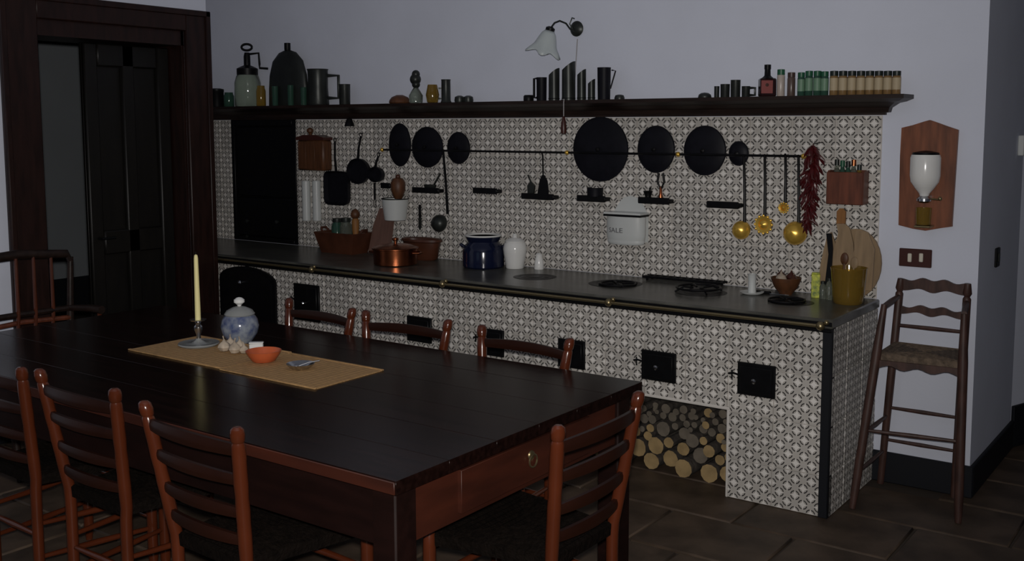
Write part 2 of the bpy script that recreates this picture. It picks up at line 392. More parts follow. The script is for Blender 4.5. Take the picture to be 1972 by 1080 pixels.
# arched oven door
oz0, oz1 = .36, onY(482, 513, -D).z; sp = oz1-.085
out = [(OV0, oz0), (OV1, oz0), (OV1, sp)]
xc, hw = (OV0+OV1)/2, (OV1-OV0)/2
for k in range(1, 12):
    a = PI*k/12; out.append((xc+hw*math.cos(a), sp+(oz1-sp)*math.sin(a)))
out.append((OV0, sp))
m = MB(); m.prism(out, -D-.022, -D-.005); od = m.build('oven_door', IRON, stove)
ins = [(xc+(x-xc)*.88, oz0+.02+(z-oz0)*.92) for x, z in out]
m = MB(); m.prism(ins, -D-.030, -D-.022); m.build('door_panel', IRON, od)
m = MB(); kp = onY(468, 543, -D-.03); m.lathe([(.005, 0), (.005, .016), (.014, .020), (.016, .030), (.008, .038), (1e-5, .040)], 14, TR(kp.x, -D-.03, kp.z) @ RX(PI/2)); m.build('knob', SILVER, od)
m = MB(); m.tube([(xc-.012, -D-.014, oz1-.004), (xc, -D-.016, oz1+.012), (xc+.012, -D-.014, oz1-.004)], .006, 8); m.build('finial', IRON, od)

# worktop with rail
wt = thing('stone_worktop', 'long dark slate worktop with cooking plates along the tiled wall', 'worktop', (-2, -.3, HC))
def W2L(p, o): return Vector(p)-Vector(o.location)
m = MB(); m.bbox(-4.9, .014, -D-.030, -.0085, HC+.001, SLABZ, .006); child(m, 'slab', SLATE, wt)
m = MB(); m.bbox(-4.9, .010, -D-.034, -D-.0085, HC-.014, HC+.0005, .003); m.bbox(-4.9, .012, -D-.035, -D-.029, HC+.012, HC+.030, .002); child(m, 'edge_band', IRON, wt)
def plate(px, py, rp, name='cooking_plate'):
    P = onZ(px, py, SLABZ); k = kpx(P); r = rp*k
    q = MB(); q.lathe([(r, -.004), (r, .0005), (r*.985, .0010), (r*.70, .0010), (r*.69, .0004), (r*.67, .0004), (r*.66, .0010), (r*.38, .0010), (r*.37, .0004), (r*.35, .0004), (r*.34, .001), (1e-5, .001)], 36, TR(P.x, P.y, SLABZ)); child(q, name, IRON, wt)
plate(1030, 533, 42); plate(1185, 546, 52); plate(1350, 563, 50); plate(1525, 582, 42)
wt_rail = thing('worktop_rail', 'dull brass guard rail with ball joints along the worktop front', 'rail', (-2, -D-.06, .835))
RY_ = -D-.046
m = MB(); m.tube([(-4.88, RY_, .834), (-.02, RY_, .834)], .0075, 12); child(m, 'bar', OLDBRASS, wt_rail)
m = MB(); m.tube([(-.008, RY_, .838), (.022, -.01, .838)], .004, 8)
for px, py in ((402, 492), (600, 514), (852, 547), (1172, 582), (1580, 627)):
    P = onY(px, py, RY_); x = P.x
    q = MB(); q.sphere((x, RY_, .834), .019, 18, 10); child(q, 'ball_joint', OLDBRASS, wt_rail)
    q = MB(); q.tube([(x+.004, RY_, .834), (x+.004, -D-.034, .834)], .006, 8); q.sphere((x+.027, RY_-.004, .852), .011, 12, 8); child(q, 'bracket', OLDBRASS, wt_rail)

# black oven front set in the back wall
ow = thing('wall_oven', 'tall black iron oven front set into the wall beside the doorway', 'oven', ((REC0+REC1)/2, 0, SLABZ))
m = MB(); m.box(REC0+.002, REC1-.002, .03, .345, SLABZ+.002, 1.713); child(m, 'lining', IRON, ow)
m = MB()
for a in ((REC0+.001, REC0+.035, SLABZ+.001, 1.713), (REC1-.035, REC1-.001, SLABZ+.001, 1.713), (REC0+.035, REC1-.035, 1.67, 1.713), (REC0+.035, REC1-.035, SLABZ+.001, SLABZ+.03)):
    m.bbox(a[0], a[1], -.014, .03, a[2], a[3], .003)
child(m, 'frame', IRON, ow)
for a, b in ((SLABZ+.035, 1.17), (1.18, 1.665)):
    m = MB(); m.bbox(REC0+.04, REC1-.04, .004, .028, a, b, .006); dd = child(m, 'door', IRON, ow)
for px, py in ((478, 425), (535, 427), (478, 455)):
    P = onY(px, py, -.002); q = MB(); q.lathe([(.005, 0), (.005, .012), (.012, .015), (.012, .022), (1e-5, .026)], 12, TR(P.x, .004, P.z) @ RX(PI/2)); child(q, 'knob', PEWTER, ow)

# mantel shelf with stepped cornice
sh = thing('mantel_shelf', 'long dark wooden mantel shelf with stepped cornice above the tiles', 'shelf', (-2, 0, 1.7))
SZ = 1.802; SD = .160
prof = [(0, 1.712), (-.022, 1.712), (-.022, 1.722), (-.045, 1.724), (-.052, 1.745), (-.090, 1.766), (-.125, 1.772), (-.148, 1.780), (-SD, 1.784), (-SD, SZ), (0, SZ)]
vs = []; fs = []; n = len(prof)
for yy, zz in prof: vs.append((-4.9, yy-.001, zz))
for yy, zz in prof: vs.append((-yy*.85-.004, yy-.001, zz))
for yy, zz in prof: vs.append((-yy*.85-.004, -.001, zz))
for i in range(n):
    j = (i+1) % n
    fs.append((i, j, n+j, n+i)); fs.append((n+i, n+j, 2*n+j, 2*n+i))
fs.append(tuple(range(n))); fs.append(tuple(range(2*n, 3*n)))
m = MB(); m.add(vs, fs); child(m, 'cornice', DARKWOOD, sh, smooth=False)

# ------------------------------------------------------------------ doorway
CF = XD+.032
dc = struct(thing('door_1', 'dark wooden doorway casing with a panelled door standing ajar', 'doorway', (XD, (DY0+DY1)/2, 0)))
cy0, cy1 = onX(8, 200, CF).y, YE; cz = onX(395, 22, CF).z
m = MB(); m.bbox(XD+.001, CF, DY1-.005, cy1, 0, cz, .006); m.bbox(CF-.002, CF+.012, cy1-.035, cy1, 0, cz, .004); child(m, 'jamb_casing', CASING, dc)
m = MB(); m.bbox(XD+.001, CF, cy0, DY0+.005, 0, cz, .006); m.bbox(CF-.002, CF+.012, cy0, cy0+.03, 0, cz, .004); child(m, 'jamb_casing', CASING, dc)
m = MB(); m.bbox(XD+.001, CF, DY0, DY1, DZ-.005, cz, .006); m.bbox(CF-.002, CF+.012, cy0, cy1, cz-.035, cz, .004); child(m, 'header_casing', CASING, dc)
m = MB(); m.box(XD-.34, XD, DY0, DY0+.02, 0, DZ); m.box(XD-.34, XD, DY1-.02, DY1, 0, DZ); m.box(XD-.34, XD, DY0, DY1, DZ-.09, DZ); child(m, 'reveal_lining', CASING, dc, smooth=False)
# two leaves: the wide one shut, the narrow one folded back into the far room
LX = XD-.17; LT = .036; LH = 2.14
def leaf(T, LW, label):
    def part(mb, name, par, mt_):
        me = mb.mesh(name, mt_); me.transform(T); o_ = link(name, me, par)
        o_.matrix_parent_inverse = Matrix.Translation(-Vector(dc.location)) if par is dc else Matrix(); return o_
    q = MB(); q.bbox(0, LW, 0, LT*.55, .01, LH, .003); lf = part(q, 'door_leaf', dc, DOORWOOD)
    for x0, x1, z0, z1 in ((0, .085, .01, LH), (LW-.085, LW, .01, LH), (LW/2-.04, LW/2+.04, .01, LH), (.085, LW-.085, .01, .22), (.085, LW-.085, LH-.13, LH), (.085, LW-.085, .92, 1.06)):
        q = MB(); q.bbox(x0, x1, LT*.5, LT+.012, z0, z1, .008); part(q, 'stile', lf, DOORWOOD)
    q = MB(); q.tube([(LW-.045, LT+.01, 1.02), (LW-.045, LT+.05, 1.02), (LW-.13, LT+.05, 1.02)], .008, 8); part(q, 'door_handle', lf, IRON)
ye = onX(167, 300, LX+LT).y
leaf(TR(LX, DY1-.021, 0) @ RZ(-PI/2), (DY1-.021)-ye, 'wide')
leaf(TR(XD-.345, DY0+.021, 0) @ RZ(PI), .36, 'narrow')

# ------------------------------------------------------------------ electric bits on the wall
a, b = onY(1733, 477, -.004), onY(1794, 516, -.004)
sw = thing('switch_plate', 'brown wooden switch plate with two bone rockers on the white wall', 'switch', ((a.x+b.x)/2, 0, b.z))
m = MB(); m.bbox(a.x, b.x, -.014, -.0005, b.z, a.z, .003); child(m, 'plate', SWITCHB, sw)
for px in (1752, 1774):
    P = onY(px, 496, -.014); q = MB(); q.bbox(P.x-.009, P.x+.009, -.021, -.013, P.z-.020, P.z+.020, .003); child(q, 'rocker', BONE, sw)
a = onX(1918, 495, XW)
m = MB(); m.bbox(XW+.0005, XW+.012, a.y-.035, a.y+.035, a.z-.045, a.z+.045, .003); s2 = thing('switch_plate', 'small black switch plate on the shaded side of the wall corner', 'switch', (XW, a.y, a.z-.045)); child(m, 'plate', IRON, s2)
q = MB(); q.bbox(XW+.011, XW+.017, a.y-.012, a.y+.012, a.z-.02, a.z+.02, .002); child(q, 'rocker', PEWTER, s2)
a = onX(1962, 280, XW); ay = min(a.y, WT-.04)
m = MB(); m.bbox(XW+.0005, XW+.03, ay-.03, ay+.03, a.z-.05, a.z+.05, .004); s3 = thing('thermostat', 'small white box high on the shaded wall end above the black switch', 'thermostat', (XW, ay, a.z-.05)); child(m, 'case', ENAMEL, s3)
q = MB(); q.lathe([(.012, 0), (.011, .008), (1e-5, .009)], 14, TR(XW+.03, ay, a.z) @ RY(PI/2)); child(q, 'dial', BONE, s3)

# ================================================================== TABLE
TX0, TX1, TY0, TY1, TZ = -3.10, -.318, -2.952, -1.665, .76
tb = thing('dining_table', 'large dark wooden kitchen table with red-brown apron and end drawer', 'table', ((TX0+TX1)/2, (TY0+TY1)/2, 0))
NP = 6; pw = (TY1-TY0)/NP
for i in range(NP):
    q = MB(); q.bbox(TX0, TX1, TY0+i*pw+.0008, TY0+(i+1)*pw-.0008, TZ-.038+random.uniform(-.0006, 0), TZ+random.uniform(-.0005, 0), .0006); child(q, 'plank', TABLETOP, tb)
q = MB(); q.bbox(TX0, TX1, TY0-.006, TY0-.0006, TZ-.036, TZ-.002, .002); child(q, 'edge_strip', TABLERED, tb)
ov = .03; AZ = TZ-.038-.170
lx0, lx1, ly0, ly1 = TX0+ov, TX1-ov, TY0+ov, TY1-ov
for x0, y0 in ((lx0, ly0), (lx1-.085, ly0), (lx0, ly1-.085), (lx1-.085, ly1-.085)):
    q = MB(); q.bbox(x0, x0+.085, y0, y0+.085, 0, TZ-.039, .005); child(q, 'leg', DARKTABLE, tb)
for y0 in (ly0+.012, ly1-.037):
    q = MB(); q.bbox(lx0+.085, lx1-.085, y0, y0+.025, AZ, TZ-.039, .003); child(q, 'apron', DARKTABLE, tb)
for x0 in (lx0+.012, lx1-.037):
    q = MB(); q.bbox(x0, x0+.025, ly0+.085, ly1-.085, AZ, TZ-.039, .003); child(q, 'apron', TABLERED, tb)
dwy = onX(1022, 902, lx1).y
q = MB(); q.bbox(lx1-.014, lx1+.002, dwy-.34, dwy+.34, AZ+.022, TZ-.060, .0015); dr = child(q, 'drawer', TABLERED, tb)
q = MB(); q.lathe([(.016, 0), (.014, .004), (.006, .006), (1e-5, .008)], 14, TR(lx1+.002, dwy, (AZ+TZ)/2) @ RY(PI/2))
q.tube([(lx1+.010, dwy+.020*math.cos(a), (AZ+TZ)/2-.016+.020*math.sin(a)) for a in [2*PI*k/16 for k in range(17)]], .003, 6, cap=False)
pu = child(q, 'ring_pull', OLDBRASS, tb); pu.parent = dr; pu.matrix_parent_inverse = Matrix()

# ================================================================== CHAIRS
CHH = .86
def post_profile(h, r, rungs):
    pr = [(r*.85, 0), (r, .02)]
    zs = sorted(rungs)
    z = .05
    while z < h-.07:
        pr.append((r, z)); z += .04
    pr = [p for p in pr]
    out = []
    for rr, zz in pr:
        f = 1.
        for q_ in zs:
            d_ = abs(zz-q_)
            if d_ < .05: f = max(f, 1.+.10*(1-d_/.05))
        out.append((rr*f, zz))
    out += [(r, h-.055), (r*.86, h-.047), (r*1.03, h-.040), (r*1.10, h-.024), (r*.95, h-.008), (r*.55, h-.001), (1e-5, h)]
    return out
CW, CDp, LEAN = .44, .40, .14
def make_chair(label, cat='chair', group=None, wid=CW, nsl=4):
    t = thing('ladderback_chair', label, cat, (0, 0, 0), 0, group)
    slz = [.790, .70, .60, .515][:nsl]
    lean = Matrix.Shear('XY', 4, (0, 0))
    for s in (-1, 1):
        q = MB(); q.lathe(post_profile(CHH, .019, slz), 14)
        for v in q.v:                      # back posts lean back above the seat
            fl_z = .74+.26*max(0, v.z-.40)/.45
            if v.z > .45: v.y -= (v.z-.45)*LEAN
            v.x += s*wid/2*fl_z
        q.build('back_post', CHAIRWOOD, t)
        q = MB(); q.lathe([(.013, 0), (.019, .05), (.020, .40), (.018, .455), (.010, .47), (1e-5, .472)], 14, TR(s*(wid/2+.01), CDp, 0)); q.build('leg', CHAIRWOOD, t)
        for z in (.16, .28):
            q = MB(); q.tube([(s*wid*.37, 0, z), (s*wid*.44, CDp/2, z), (s*(wid/2+.01), CDp, z)], [.008, .012, .008], 10); q.build('stretcher', CHAIRWOOD, t)
    for z in (.20, .31):
        q = MB(); q.tube([(-wid/2-.01, CDp, z), (0, CDp, z), (wid/2+.01, CDp, z)], [.008, .012, .008], 10); q.build('stretcher', CHAIRWOOD, t)
    q = MB(); q.tube([(-wid*.37, 0, .24), (0, 0, .24), (wid*.37, 0, .24)], [.008, .012, .008], 10); q.build('stretcher', CHAIRWOOD, t)
    for i, z in enumerate(slz):
        hh = .014 if i else .016
        q = MB(); n = 9
        for part in range(1):
            vs = []; fs = []
            for k in range(n):
                u = k/(n-1)*2-1; x = u*(wid/2*(.74+.26*(z-.40)/.45)-.006); y0 = -(z-.45)*LEAN-.026*(1-u*u); up = .008*(1-u*u)
                ring = [(x, y0-.007, z-hh), (x, y0-.009, z-hh*.3), (x, y0-.009, z+hh*.3), (x, y0-.006, z+hh+up), (x, y0+.006, z+hh+up), (x, y0+.009, z+hh*.3), (x, y0+.009, z-hh*.3), (x, y0+.007, z-hh)]
                vs += ring
            for k in range(n-1):
                for j in range(8):
                    j2 = (j+1) % 8; fs.append((k*8+j, k*8+j2, (k+1)*8+j2, (k+1)*8+j))
            fs.append(tuple(range(8))); fs.append(tuple(range((n-1)*8, n*8)))
            q.add(vs, fs)
        q.build('back_slat', SLATWOOD, t)
    # woven rush seat: four quarters wrapped round the rails
    q = MB(); w0, w1 = wid*.37-.004, wid/2+.012; cz_ = .452
    c = (0, CDp*.5, cz_-.006)
    cor = [(-w0, -.004, cz_), (w0, -.004, cz_), (w1, CDp+.012, cz_), (-w1, CDp+.012, cz_)]
    for i in range(4):
        A, B = Vector(cor[i]), Vector(cor[(i+1) % 4]); C = Vector(c)
        ns = 9
        for k in range(ns):
            f0, f1 = k/ns, (k+1)/ns
            p = [A.lerp(C, f0), B.lerp(C, f0), B.lerp(C, f1), A.lerp(C, f1)]
            mid0 = [A.lerp(C, (f0+f1)/2)+Vector((0, 0, .006)), B.lerp(C, (f0+f1)/2)+Vector((0, 0, .006))]
            dn = Vector((0, 0, -.034))
            q.add([p[0], p[1], mid0[1], mid0[0], p[2], p[3]], [(0, 1, 2, 3), (3, 2, 4, 5)])
            if k == 0: q.add([p[0], p[1], p[1]+dn, p[0]+dn], [(0, 1, 2, 3)])
    q.add([Vector(p)+Vector((0, 0, -.034)) for p in cor], [(3, 2, 1, 0)])
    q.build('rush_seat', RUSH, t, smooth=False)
    return t
def place_between(ch, A, B, flip):
    """back posts of the chair at ground points below A and B"""
    off = (CHH-.45)*LEAN
    mid = (A+B)/2; d = (B-A).normalized()
    ang = math.atan2(d.y, d.x)*(.35 if flip else 1) + (PI if flip else 0)
    fwd = Vector((-math.sin(ang), math.cos(ang), 0))
    ch.location = (mid.x+fwd.x*off, mid.y+fwd.y*off, 0); ch.rotation_euler = (0, 0, ang)
def top(px, py): return onZ(px, py+3, CHH)
c0 = make_chair('red-brown ladderback chair at the long table side, beside the drawer corner')
chairs = [(c0, (278, 768), (455, 818), False)]
for lab, pa_, pb_, fl in (
    ('red-brown ladderback chair second along the table side away from the stove', (74, 706), (221, 744), False),
    ('red-brown ladderback chair third along the table side, nearest the doorway wall', None, None, False),
    ('red-brown ladderback chair drawn up to the drawer end of the table', (1082, 812), (1226, 752), False),
    ('ladderback chair on the stove side of the table, in front of the arched oven door', (560, 568), (677, 592), True),
    ('ladderback chair on the stove side of the table, middle one of its row', (707, 597), (860, 608), True),
    ('ladderback chair on the stove side of the table, next to the wood niche', (930, 620), (1097, 650), True)):
    c = copy_tree(c0); c['label'] = lab; chairs.append((c, pa_, pb_, fl))
for c, pa_, pb_, fl in chairs:
    c['group'] = 'ladderback chairs round the table'
    if pa_ is None:
        B = top(40, 703); place_between(c, Vector((B.x-.44, B.y+.02, 0)), B, False)
    else: place_between(c, top(*pa_), top(*pb_), fl)

# armchair by the door wall at the far end of the table
XA = -3.62
ac = thing('armchair', 'dark wooden spindle-back armchair standing against the doorway wall', 'armchair', (XA+.15, -2.12, 0))
pr_ = onX(128, 484, XA); pl = onX(-60, 492, XA)
zt = pr_.z
q = MB(); q.tube([(XA, pl.y, zt-.004), (XA-.02, (pl.y+pr_.y)/2, zt+.006), (XA, pr_.y, zt-.012), (XA+.004, pr_.y+.015, zt-.05)], [.022, .026, .022, .014], 10, flat=1.); child(q, 'top_rail', DARKWOOD, ac)
za = onX(150, 590, XA).z
for yy in (pl.y, pr_.y):
    q = MB(); q.tube([(XA-.03, yy, 0), (XA-.01, yy, .45), (XA, yy+(.02 if yy == pr_.y else -.02), zt-.03)], [.017, .022, .015], 10); child(q, 'back_post', DARKWOOD, ac)
    s_ = 1 if yy == pr_.y else -1
    q = MB(); q.tube([(XA, yy, za), (XA+.12, yy+s_*.05, za+.003), (XA+.20, yy+s_*.06, za)], [.016, .020, .022], 10); child(q, 'arm', DARKWOOD, ac)
    q = MB(); q.tube([(XA+.17, yy+s_*.055, .45), (XA+.18, yy+s_*.06, za-.01)], [.012, .012], 10); child(q, 'arm_post', CHAIRWOOD, ac)
    q = MB(); q.tube([(XA+.36, yy, 0), (XA+.34, yy, .22), (XA+.34, yy, .45)], [.013, .020, .016], 10); child(q, 'leg', DARKWOOD, ac)
for px in (32, 66, 100):
    P = onX(px, 540, XA); q = MB(); q.tube([(XA, P.y-.02, .45), (XA, P.y, za), (XA, P.y+.0, zt-.01)], [.008, .010, .008], 8); child(q, 'spindle', CHAIRWOOD, ac)
q = MB(); q.tube([(XA, pl.y, za), (XA-.012, (pl.y+pr_.y)/2, za), (XA, pr_.y, za)], .016, 8); child(q, 'cross_rail', DARKWOOD, ac)
q = MB(); q.tube([(XA, pl.y, za-.05), (XA-.012, (pl.y+pr_.y)/2, za-.04), (XA, pr_.y, za-.05)], .013, 8); child(q, 'cross_rail', REDWOOD, ac)
q = MB(); q.bbox(XA-.02, XA+.38, pl.y-.01, pr_.y+.01, .43, .465, .010); child(q, 'seat', DARKWOOD, ac)

# ================================================================== HIGH CHAIR by the wall
hc = thing('high_chair', 'old wooden child high chair with rush seat beside the stove end', 'high chair', (.27, -.24, 0))
fr, fl_ = onZ(1845, 1006, 0), onZ(1641, 978, 0)
fr = Vector((fr.x, fr.y, 0)); fl_ = Vector((fl_.x, fl_.y, 0))
YB = -.075
btl, btr = onY(1735, 536, YB), onY(1864, 546, YB)
sl, sr = onY(1692, 690, -.36), onY(1850, 700, -.34)
sz = (sl.z+sr.z)/2+.012
al, ar_ = onY(1703, 586, -.33), onY(1857, 604, -.32)
bl, br = Vector((btl.x+.0, YB+.04, 0)), Vector((btr.x+.0, YB+.045, 0))
bl = Vector((onY(1697, 880, -.04).x, -.04, 0)); br = Vector((onY(1838, 930, -.04).x, -.04, 0))
for A, B in ((bl, btl), (br, btr)):
    q = MB(); q.tube([A, A.lerp(B, .5), A.lerp(B, .93), A.lerp(B, .94), A.lerp(B, .955), B], [.016, .019, .018, .012, .020, .014], 10); child(q, 'back_post', STOOLWOOD, hc)
def at_z(A, B, z): return A.lerp(B, (z-A.z)/(B.z-A.z))
for A, B in ((fl_, al), (fr, ar_)):
    q = MB(); q.tube([A, A.lerp(B, .1), at_z(A, B, sz), B], [.014, .019, .021, .013], 10); child(q, 'leg', STOOLWOOD, hc)
fp = {'l': (fl_, al), 'r': (fr, ar_)}; bp_ = {'l': (bl, btl), 'r': (br, btr)}
za1 = al.z-.01
for s in 'lr':
    A = at_z(*fp[s], za1); B = at_z(*bp_[s], za1+.012)
    q = MB(); q.tube([A, (A+B)/2, B], [.012, .014, .010], 8); child(q, 'arm', STOOLWOOD, hc)
    for z in (.16, .33):
        A = at_z(*fp[s], z); B = at_z(*bp_[s], z); q = MB(); q.tube([A, (A+B)/2, B], [.007, .010, .007], 8); child(q, 'stretcher', STOOLWOOD, hc)
for w_, zs in ((fp, (.345,)), (bp_, (.215, .37))):
    for z in zs:
        A = at_z(*w_['l'], z); B = at_z(*w_['r'], z); q = MB(); q.tube([A, (A+B)/2, B], [.007, .010, .007], 8); child(q, 'stretcher', STOOLWOOD, hc)
# two scalloped back slats and a plain rail
def scallop(zc, hh, n=25):
    A = at_z(*bp_['l'], zc); B = at_z(*bp_['r'], zc); L_ = (B-A).length
    up = []; dn = []
    for k in range(n):
        u = k/(n-1); wv = .006*math.cos(u*2*PI*3)+.010*math.sin(PI*u)
        up.append((A.x+L_*u, zc+hh+wv)); dn.append((A.x+L_*u, zc-hh+.4*wv-.006*math.cos(u*2*PI*2)))
    y0 = (A.y+B.y)/2
    q = MB(); q.prism(up+dn[::-1], y0-.007, y0+.007); child(q, 'back_slat', STOOLWOOD, hc)
zt1 = onY(1800, 553, YB).z; zt2 = onY(1800, 603, YB).z; zt3 = onY(1800, 634, YB).z
scallop(zt1, .022); scallop(zt2, .014)
A = at_z(*bp_['l'], zt3); B = at_z(*bp_['r'], zt3); q = MB(); q.tube([A, (A+B)/2, B], [.008, .010, .008], 8); child(q, 'back_rail', STOOLWOOD, hc)
c4 = [at_z(*fp['l'], sz), at_z(*fp['r'], sz), at_z(*bp_['r'], sz), at_z(*bp_['l'], sz)]
q = MB(); C = (c4[0]+c4[1]+c4[2]+c4[3])/4+Vector((0, 0, -.004))
for i in range(4):
    A, B = c4[i], c4[(i+1) % 4]
    for k in range(7):
        f0, f1 = k/7, (k+1)/7; fm = (f0+f1)/2; u = Vector((0, 0, .005))
        q.add([A.lerp(C, f0), B.lerp(C, f0), B.lerp(C, fm)+u, A.lerp(C, fm)+u, B.lerp(C, f1), A.lerp(C, f1)], [(0, 1, 2, 3), (3, 2, 4, 5)])
    dn = Vector((0, 0, -.035)); q.add([A, B, B+dn, A+dn], [(0, 1, 2, 3)])
q.add([p+Vector((0, 0, -.035)) for p in c4], [(3, 2, 1, 0)])
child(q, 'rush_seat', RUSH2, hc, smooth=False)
A, B = at_z(*fp['l'], sz-.045), at_z(*fp['r'], sz-.045); L_ = B-A
ptsu = []; 
q = MB(); outp = [(u/20, .018) for u in range(21)]+[(1-u/20, -.010-.008*math.cos(u/20*2*PI*3)) for u in range(21)]
vs = [A+L_*u+Vector((0, -.006, z)) for u, z in outp]+[A+L_*u+Vector((0, .006, z)) for u, z in outp]; nn = len(outp)
q.add(vs, [tuple(range(nn)), tuple(reversed(range(nn, 2*nn)))]+[(i, i+nn, (i+1) % nn+nn, (i+1) % nn) for i in range(nn)]); child(q, 'seat_apron', STOOLWOOD, hc, smooth=False)

# ================================================================== FIREWOOD
placed = []
def rest_z(x, r):
    z = r
    for (x2, z2, r2) in placed:
        dx = abs(x-x2)
        if dx < r+r2: z = max(z, z2+math.sqrt((r+r2)**2-dx*dx))
    return z
sizes = [random.uniform(.040, .050) for _ in range(11)]+[random.uniform(.020, .040) for _ in range(20)]+[random.uniform(.012, .026) for _ in range(60)]
for r in sizes:
    best = None
    for _ in range(60):
        x = random.uniform(NX0+r+.006, NX1-r-.008); z = rest_z(x, r)
        if best is None or z < best[1]: best = (x, z)
    if best[1]+r < NZ-.012: placed.append((best[0], best[1], r))
for x, z, r in placed:
    ln = random.uniform(.30, .36); y0 = -D+.09+random.uniform(0, .06)+max(0, z-.1)*.3
    q = MB(); seg = 11; ph = random.random()*6
    irr = [1+random.uniform(-.10, .0) for _ in range(seg)]
    vs = []; 
    for yy in (y0, y0+.012, min(y0+ln, -.12)):
        for k in range(seg):
            a = 2*PI*k/seg; rr = r*irr[k]*.985; vs.append((x+rr*math.cos(a+ph), yy, z+rr*math.sin(a+ph)))
    q.add(vs, [(i*seg+k, i*seg+(k+1) % seg, (i+1)*seg+(k+1) % seg, (i+1)*seg+k) for i in range(2) for k in range(seg)]+[tuple(range(2*seg, 3*seg))])
    q.cur = 1; q.add(vs[:seg], [tuple(range(seg))])
    pale = bool( z < .11 or (z < .22 and random.random() < .6) or random.random() < .08)  # upper logs mostly get the darker, greyer cut end
    o = q.build('firewood_log', [BARK, LOGEND if pale else LOGEND2], None)
    big = 'thick' if r > .036 else 'thin'
    tag(o, big+' firewood log with '+('pale yellow' if pale else 'grey')+' cut end in the stove niche', 'log', big+(' pale' if pale else ' grey')+' firewood logs in the stove niche')

# ================================================================== helpers for things drawn from pixels
def rt(name, label, cat, P, parts, group=None, k=None, rz=0.):
    """a round thing at point P; parts: (part name, [(r_px, h_px)...], material)"""
    k = k or kpx(P); t = thing(name, label, cat, P, rz, group)
    for pn, prof, mt_ in parts:
        q = MB(); q.lathe([(max(r*k, 1e-5), h*k) for r, h in prof], 28); q.build(pn, mt_, t)
    return t
def on_counter(px, py): P = onZ(px, py, SLABZ); return Vector((P.x, min(P.y, -.012), SLABZ))
def on_shelf(px, Y=-.08): P = onY(px, 195, Y); return Vector((P.x, Y, SZ))
def hshelf(px, ytop, Y=-.08): return onY(px, ytop, Y).z-SZ
TABZ = TZ

# ------------------------------------------------------------------ on the worktop
P = on_counter(663, 486)
t = thing('serving_trough', 'dark brown flared wooden trough holding jars, beside the wall oven', 'trough', P); k = kpx(P)
def trough(q, w0, w1, d0, d1, h, th):
    o = [(-w1, -d1, h), (w1, -d1, h), (w1, d1, h), (-w1, d1, h)]; b = [(-w0, -d0, 0), (w0, -d0, 0), (w0, d0, 0), (-w0, d0, 0)]
    i1 = [(x*(1-th/w1), y*(1-th/d1), h) for x, y, _ in o]; i0 = [(x*(1-th/w0), y*(1-th/d0), th) for x, y, _ in b]
    q.add(o+b+i1+i0, [(0,1,5,4), (1,2,6,5), (2,3,7,6), (3,0,4,7), (4,5,6,7), (0,8,9,1), (1,9,10,2), (2,10,11,3), (3,11,8,0), (8,12,13,9), (9,13,14,10), (10,14,15,11), (11,15,12,8), (12,15,14,13)])
q = MB(); trough(q, 41*k, 53*k, .07, .095, 40*k, .010); q.build('body', TERRA, t, smooth=False)
for s in (-1, 1):
    q = MB(); q.tube([(s*50*k, -.03, 39*k), (s*55*k, -.02, 46*k), (s*55*k, .02, 46*k), (s*50*k, .03, 39*k)], .008, 8); q.build('handle', TERRA, t)
tr = P
for i, (dx, mtl, lab, h, r) in enumerate(((-18, GREENGLASS, 'dark green glass jar standing in the brown trough', 62, 11), (6, GLASS, 'clear glass jar standing in the brown trough', 64, 12))):
    rt('jar', lab, 'jar', Vector((tr.x+dx*k, tr.y+.0, SLABZ+.0105)), [('body', [(r*.9, 0), (r, 4), (r, h*.75), (r*.7, h*.86), (r*.7, h*.90)], mtl), ('lid', [(r*.78, h*.88), (r*.8, h*.90), (r*.8, h), (0, h+1)], PEWTER)], k=k)
rt('pepper_mill', 'turned yellow-brown wooden pepper mill standing in the trough', 'pepper mill', Vector((tr.x+30*k, tr.y+.005, SLABZ+.0105)), [('body', [(8, 0), (8, 20), (5, 30), (7, 45), (7, 60), (5, 64)], BOARDO), ('knob', [(5, 64), (8, 67), (9, 73), (6, 79), (2, 82), (0, 82)], BOXWOOD)], k=k)
# pinkish chopping board leaning on the tiles
P = onZ(728, 478, SLABZ)
a = onY(722, 470, -.03); b = onY(758, 400, -.03)
q = MB(); zt_ = b.z-SLABZ; w_ = (b.x-a.x)
q.prism([(-w_*.5, 0), (w_*.55, 0), (w_*.52, zt_*.75), (w_*.30, zt_*.82), (w_*.05, zt_), (-w_*.25, zt_*.98), (-w_*.45, zt_*.6)], -.008, .008)
o = q.build('chopping_board', PINKBOARD, None, smooth=False); o.location = ((a.x+b.x)/2, -.085, SLABZ+.002); o.rotation_euler = (math.radians(-13), 0, 0)
tag(o, 'pinkish wooden chopping board leaning on tiles between trough and copper pan', 'board')
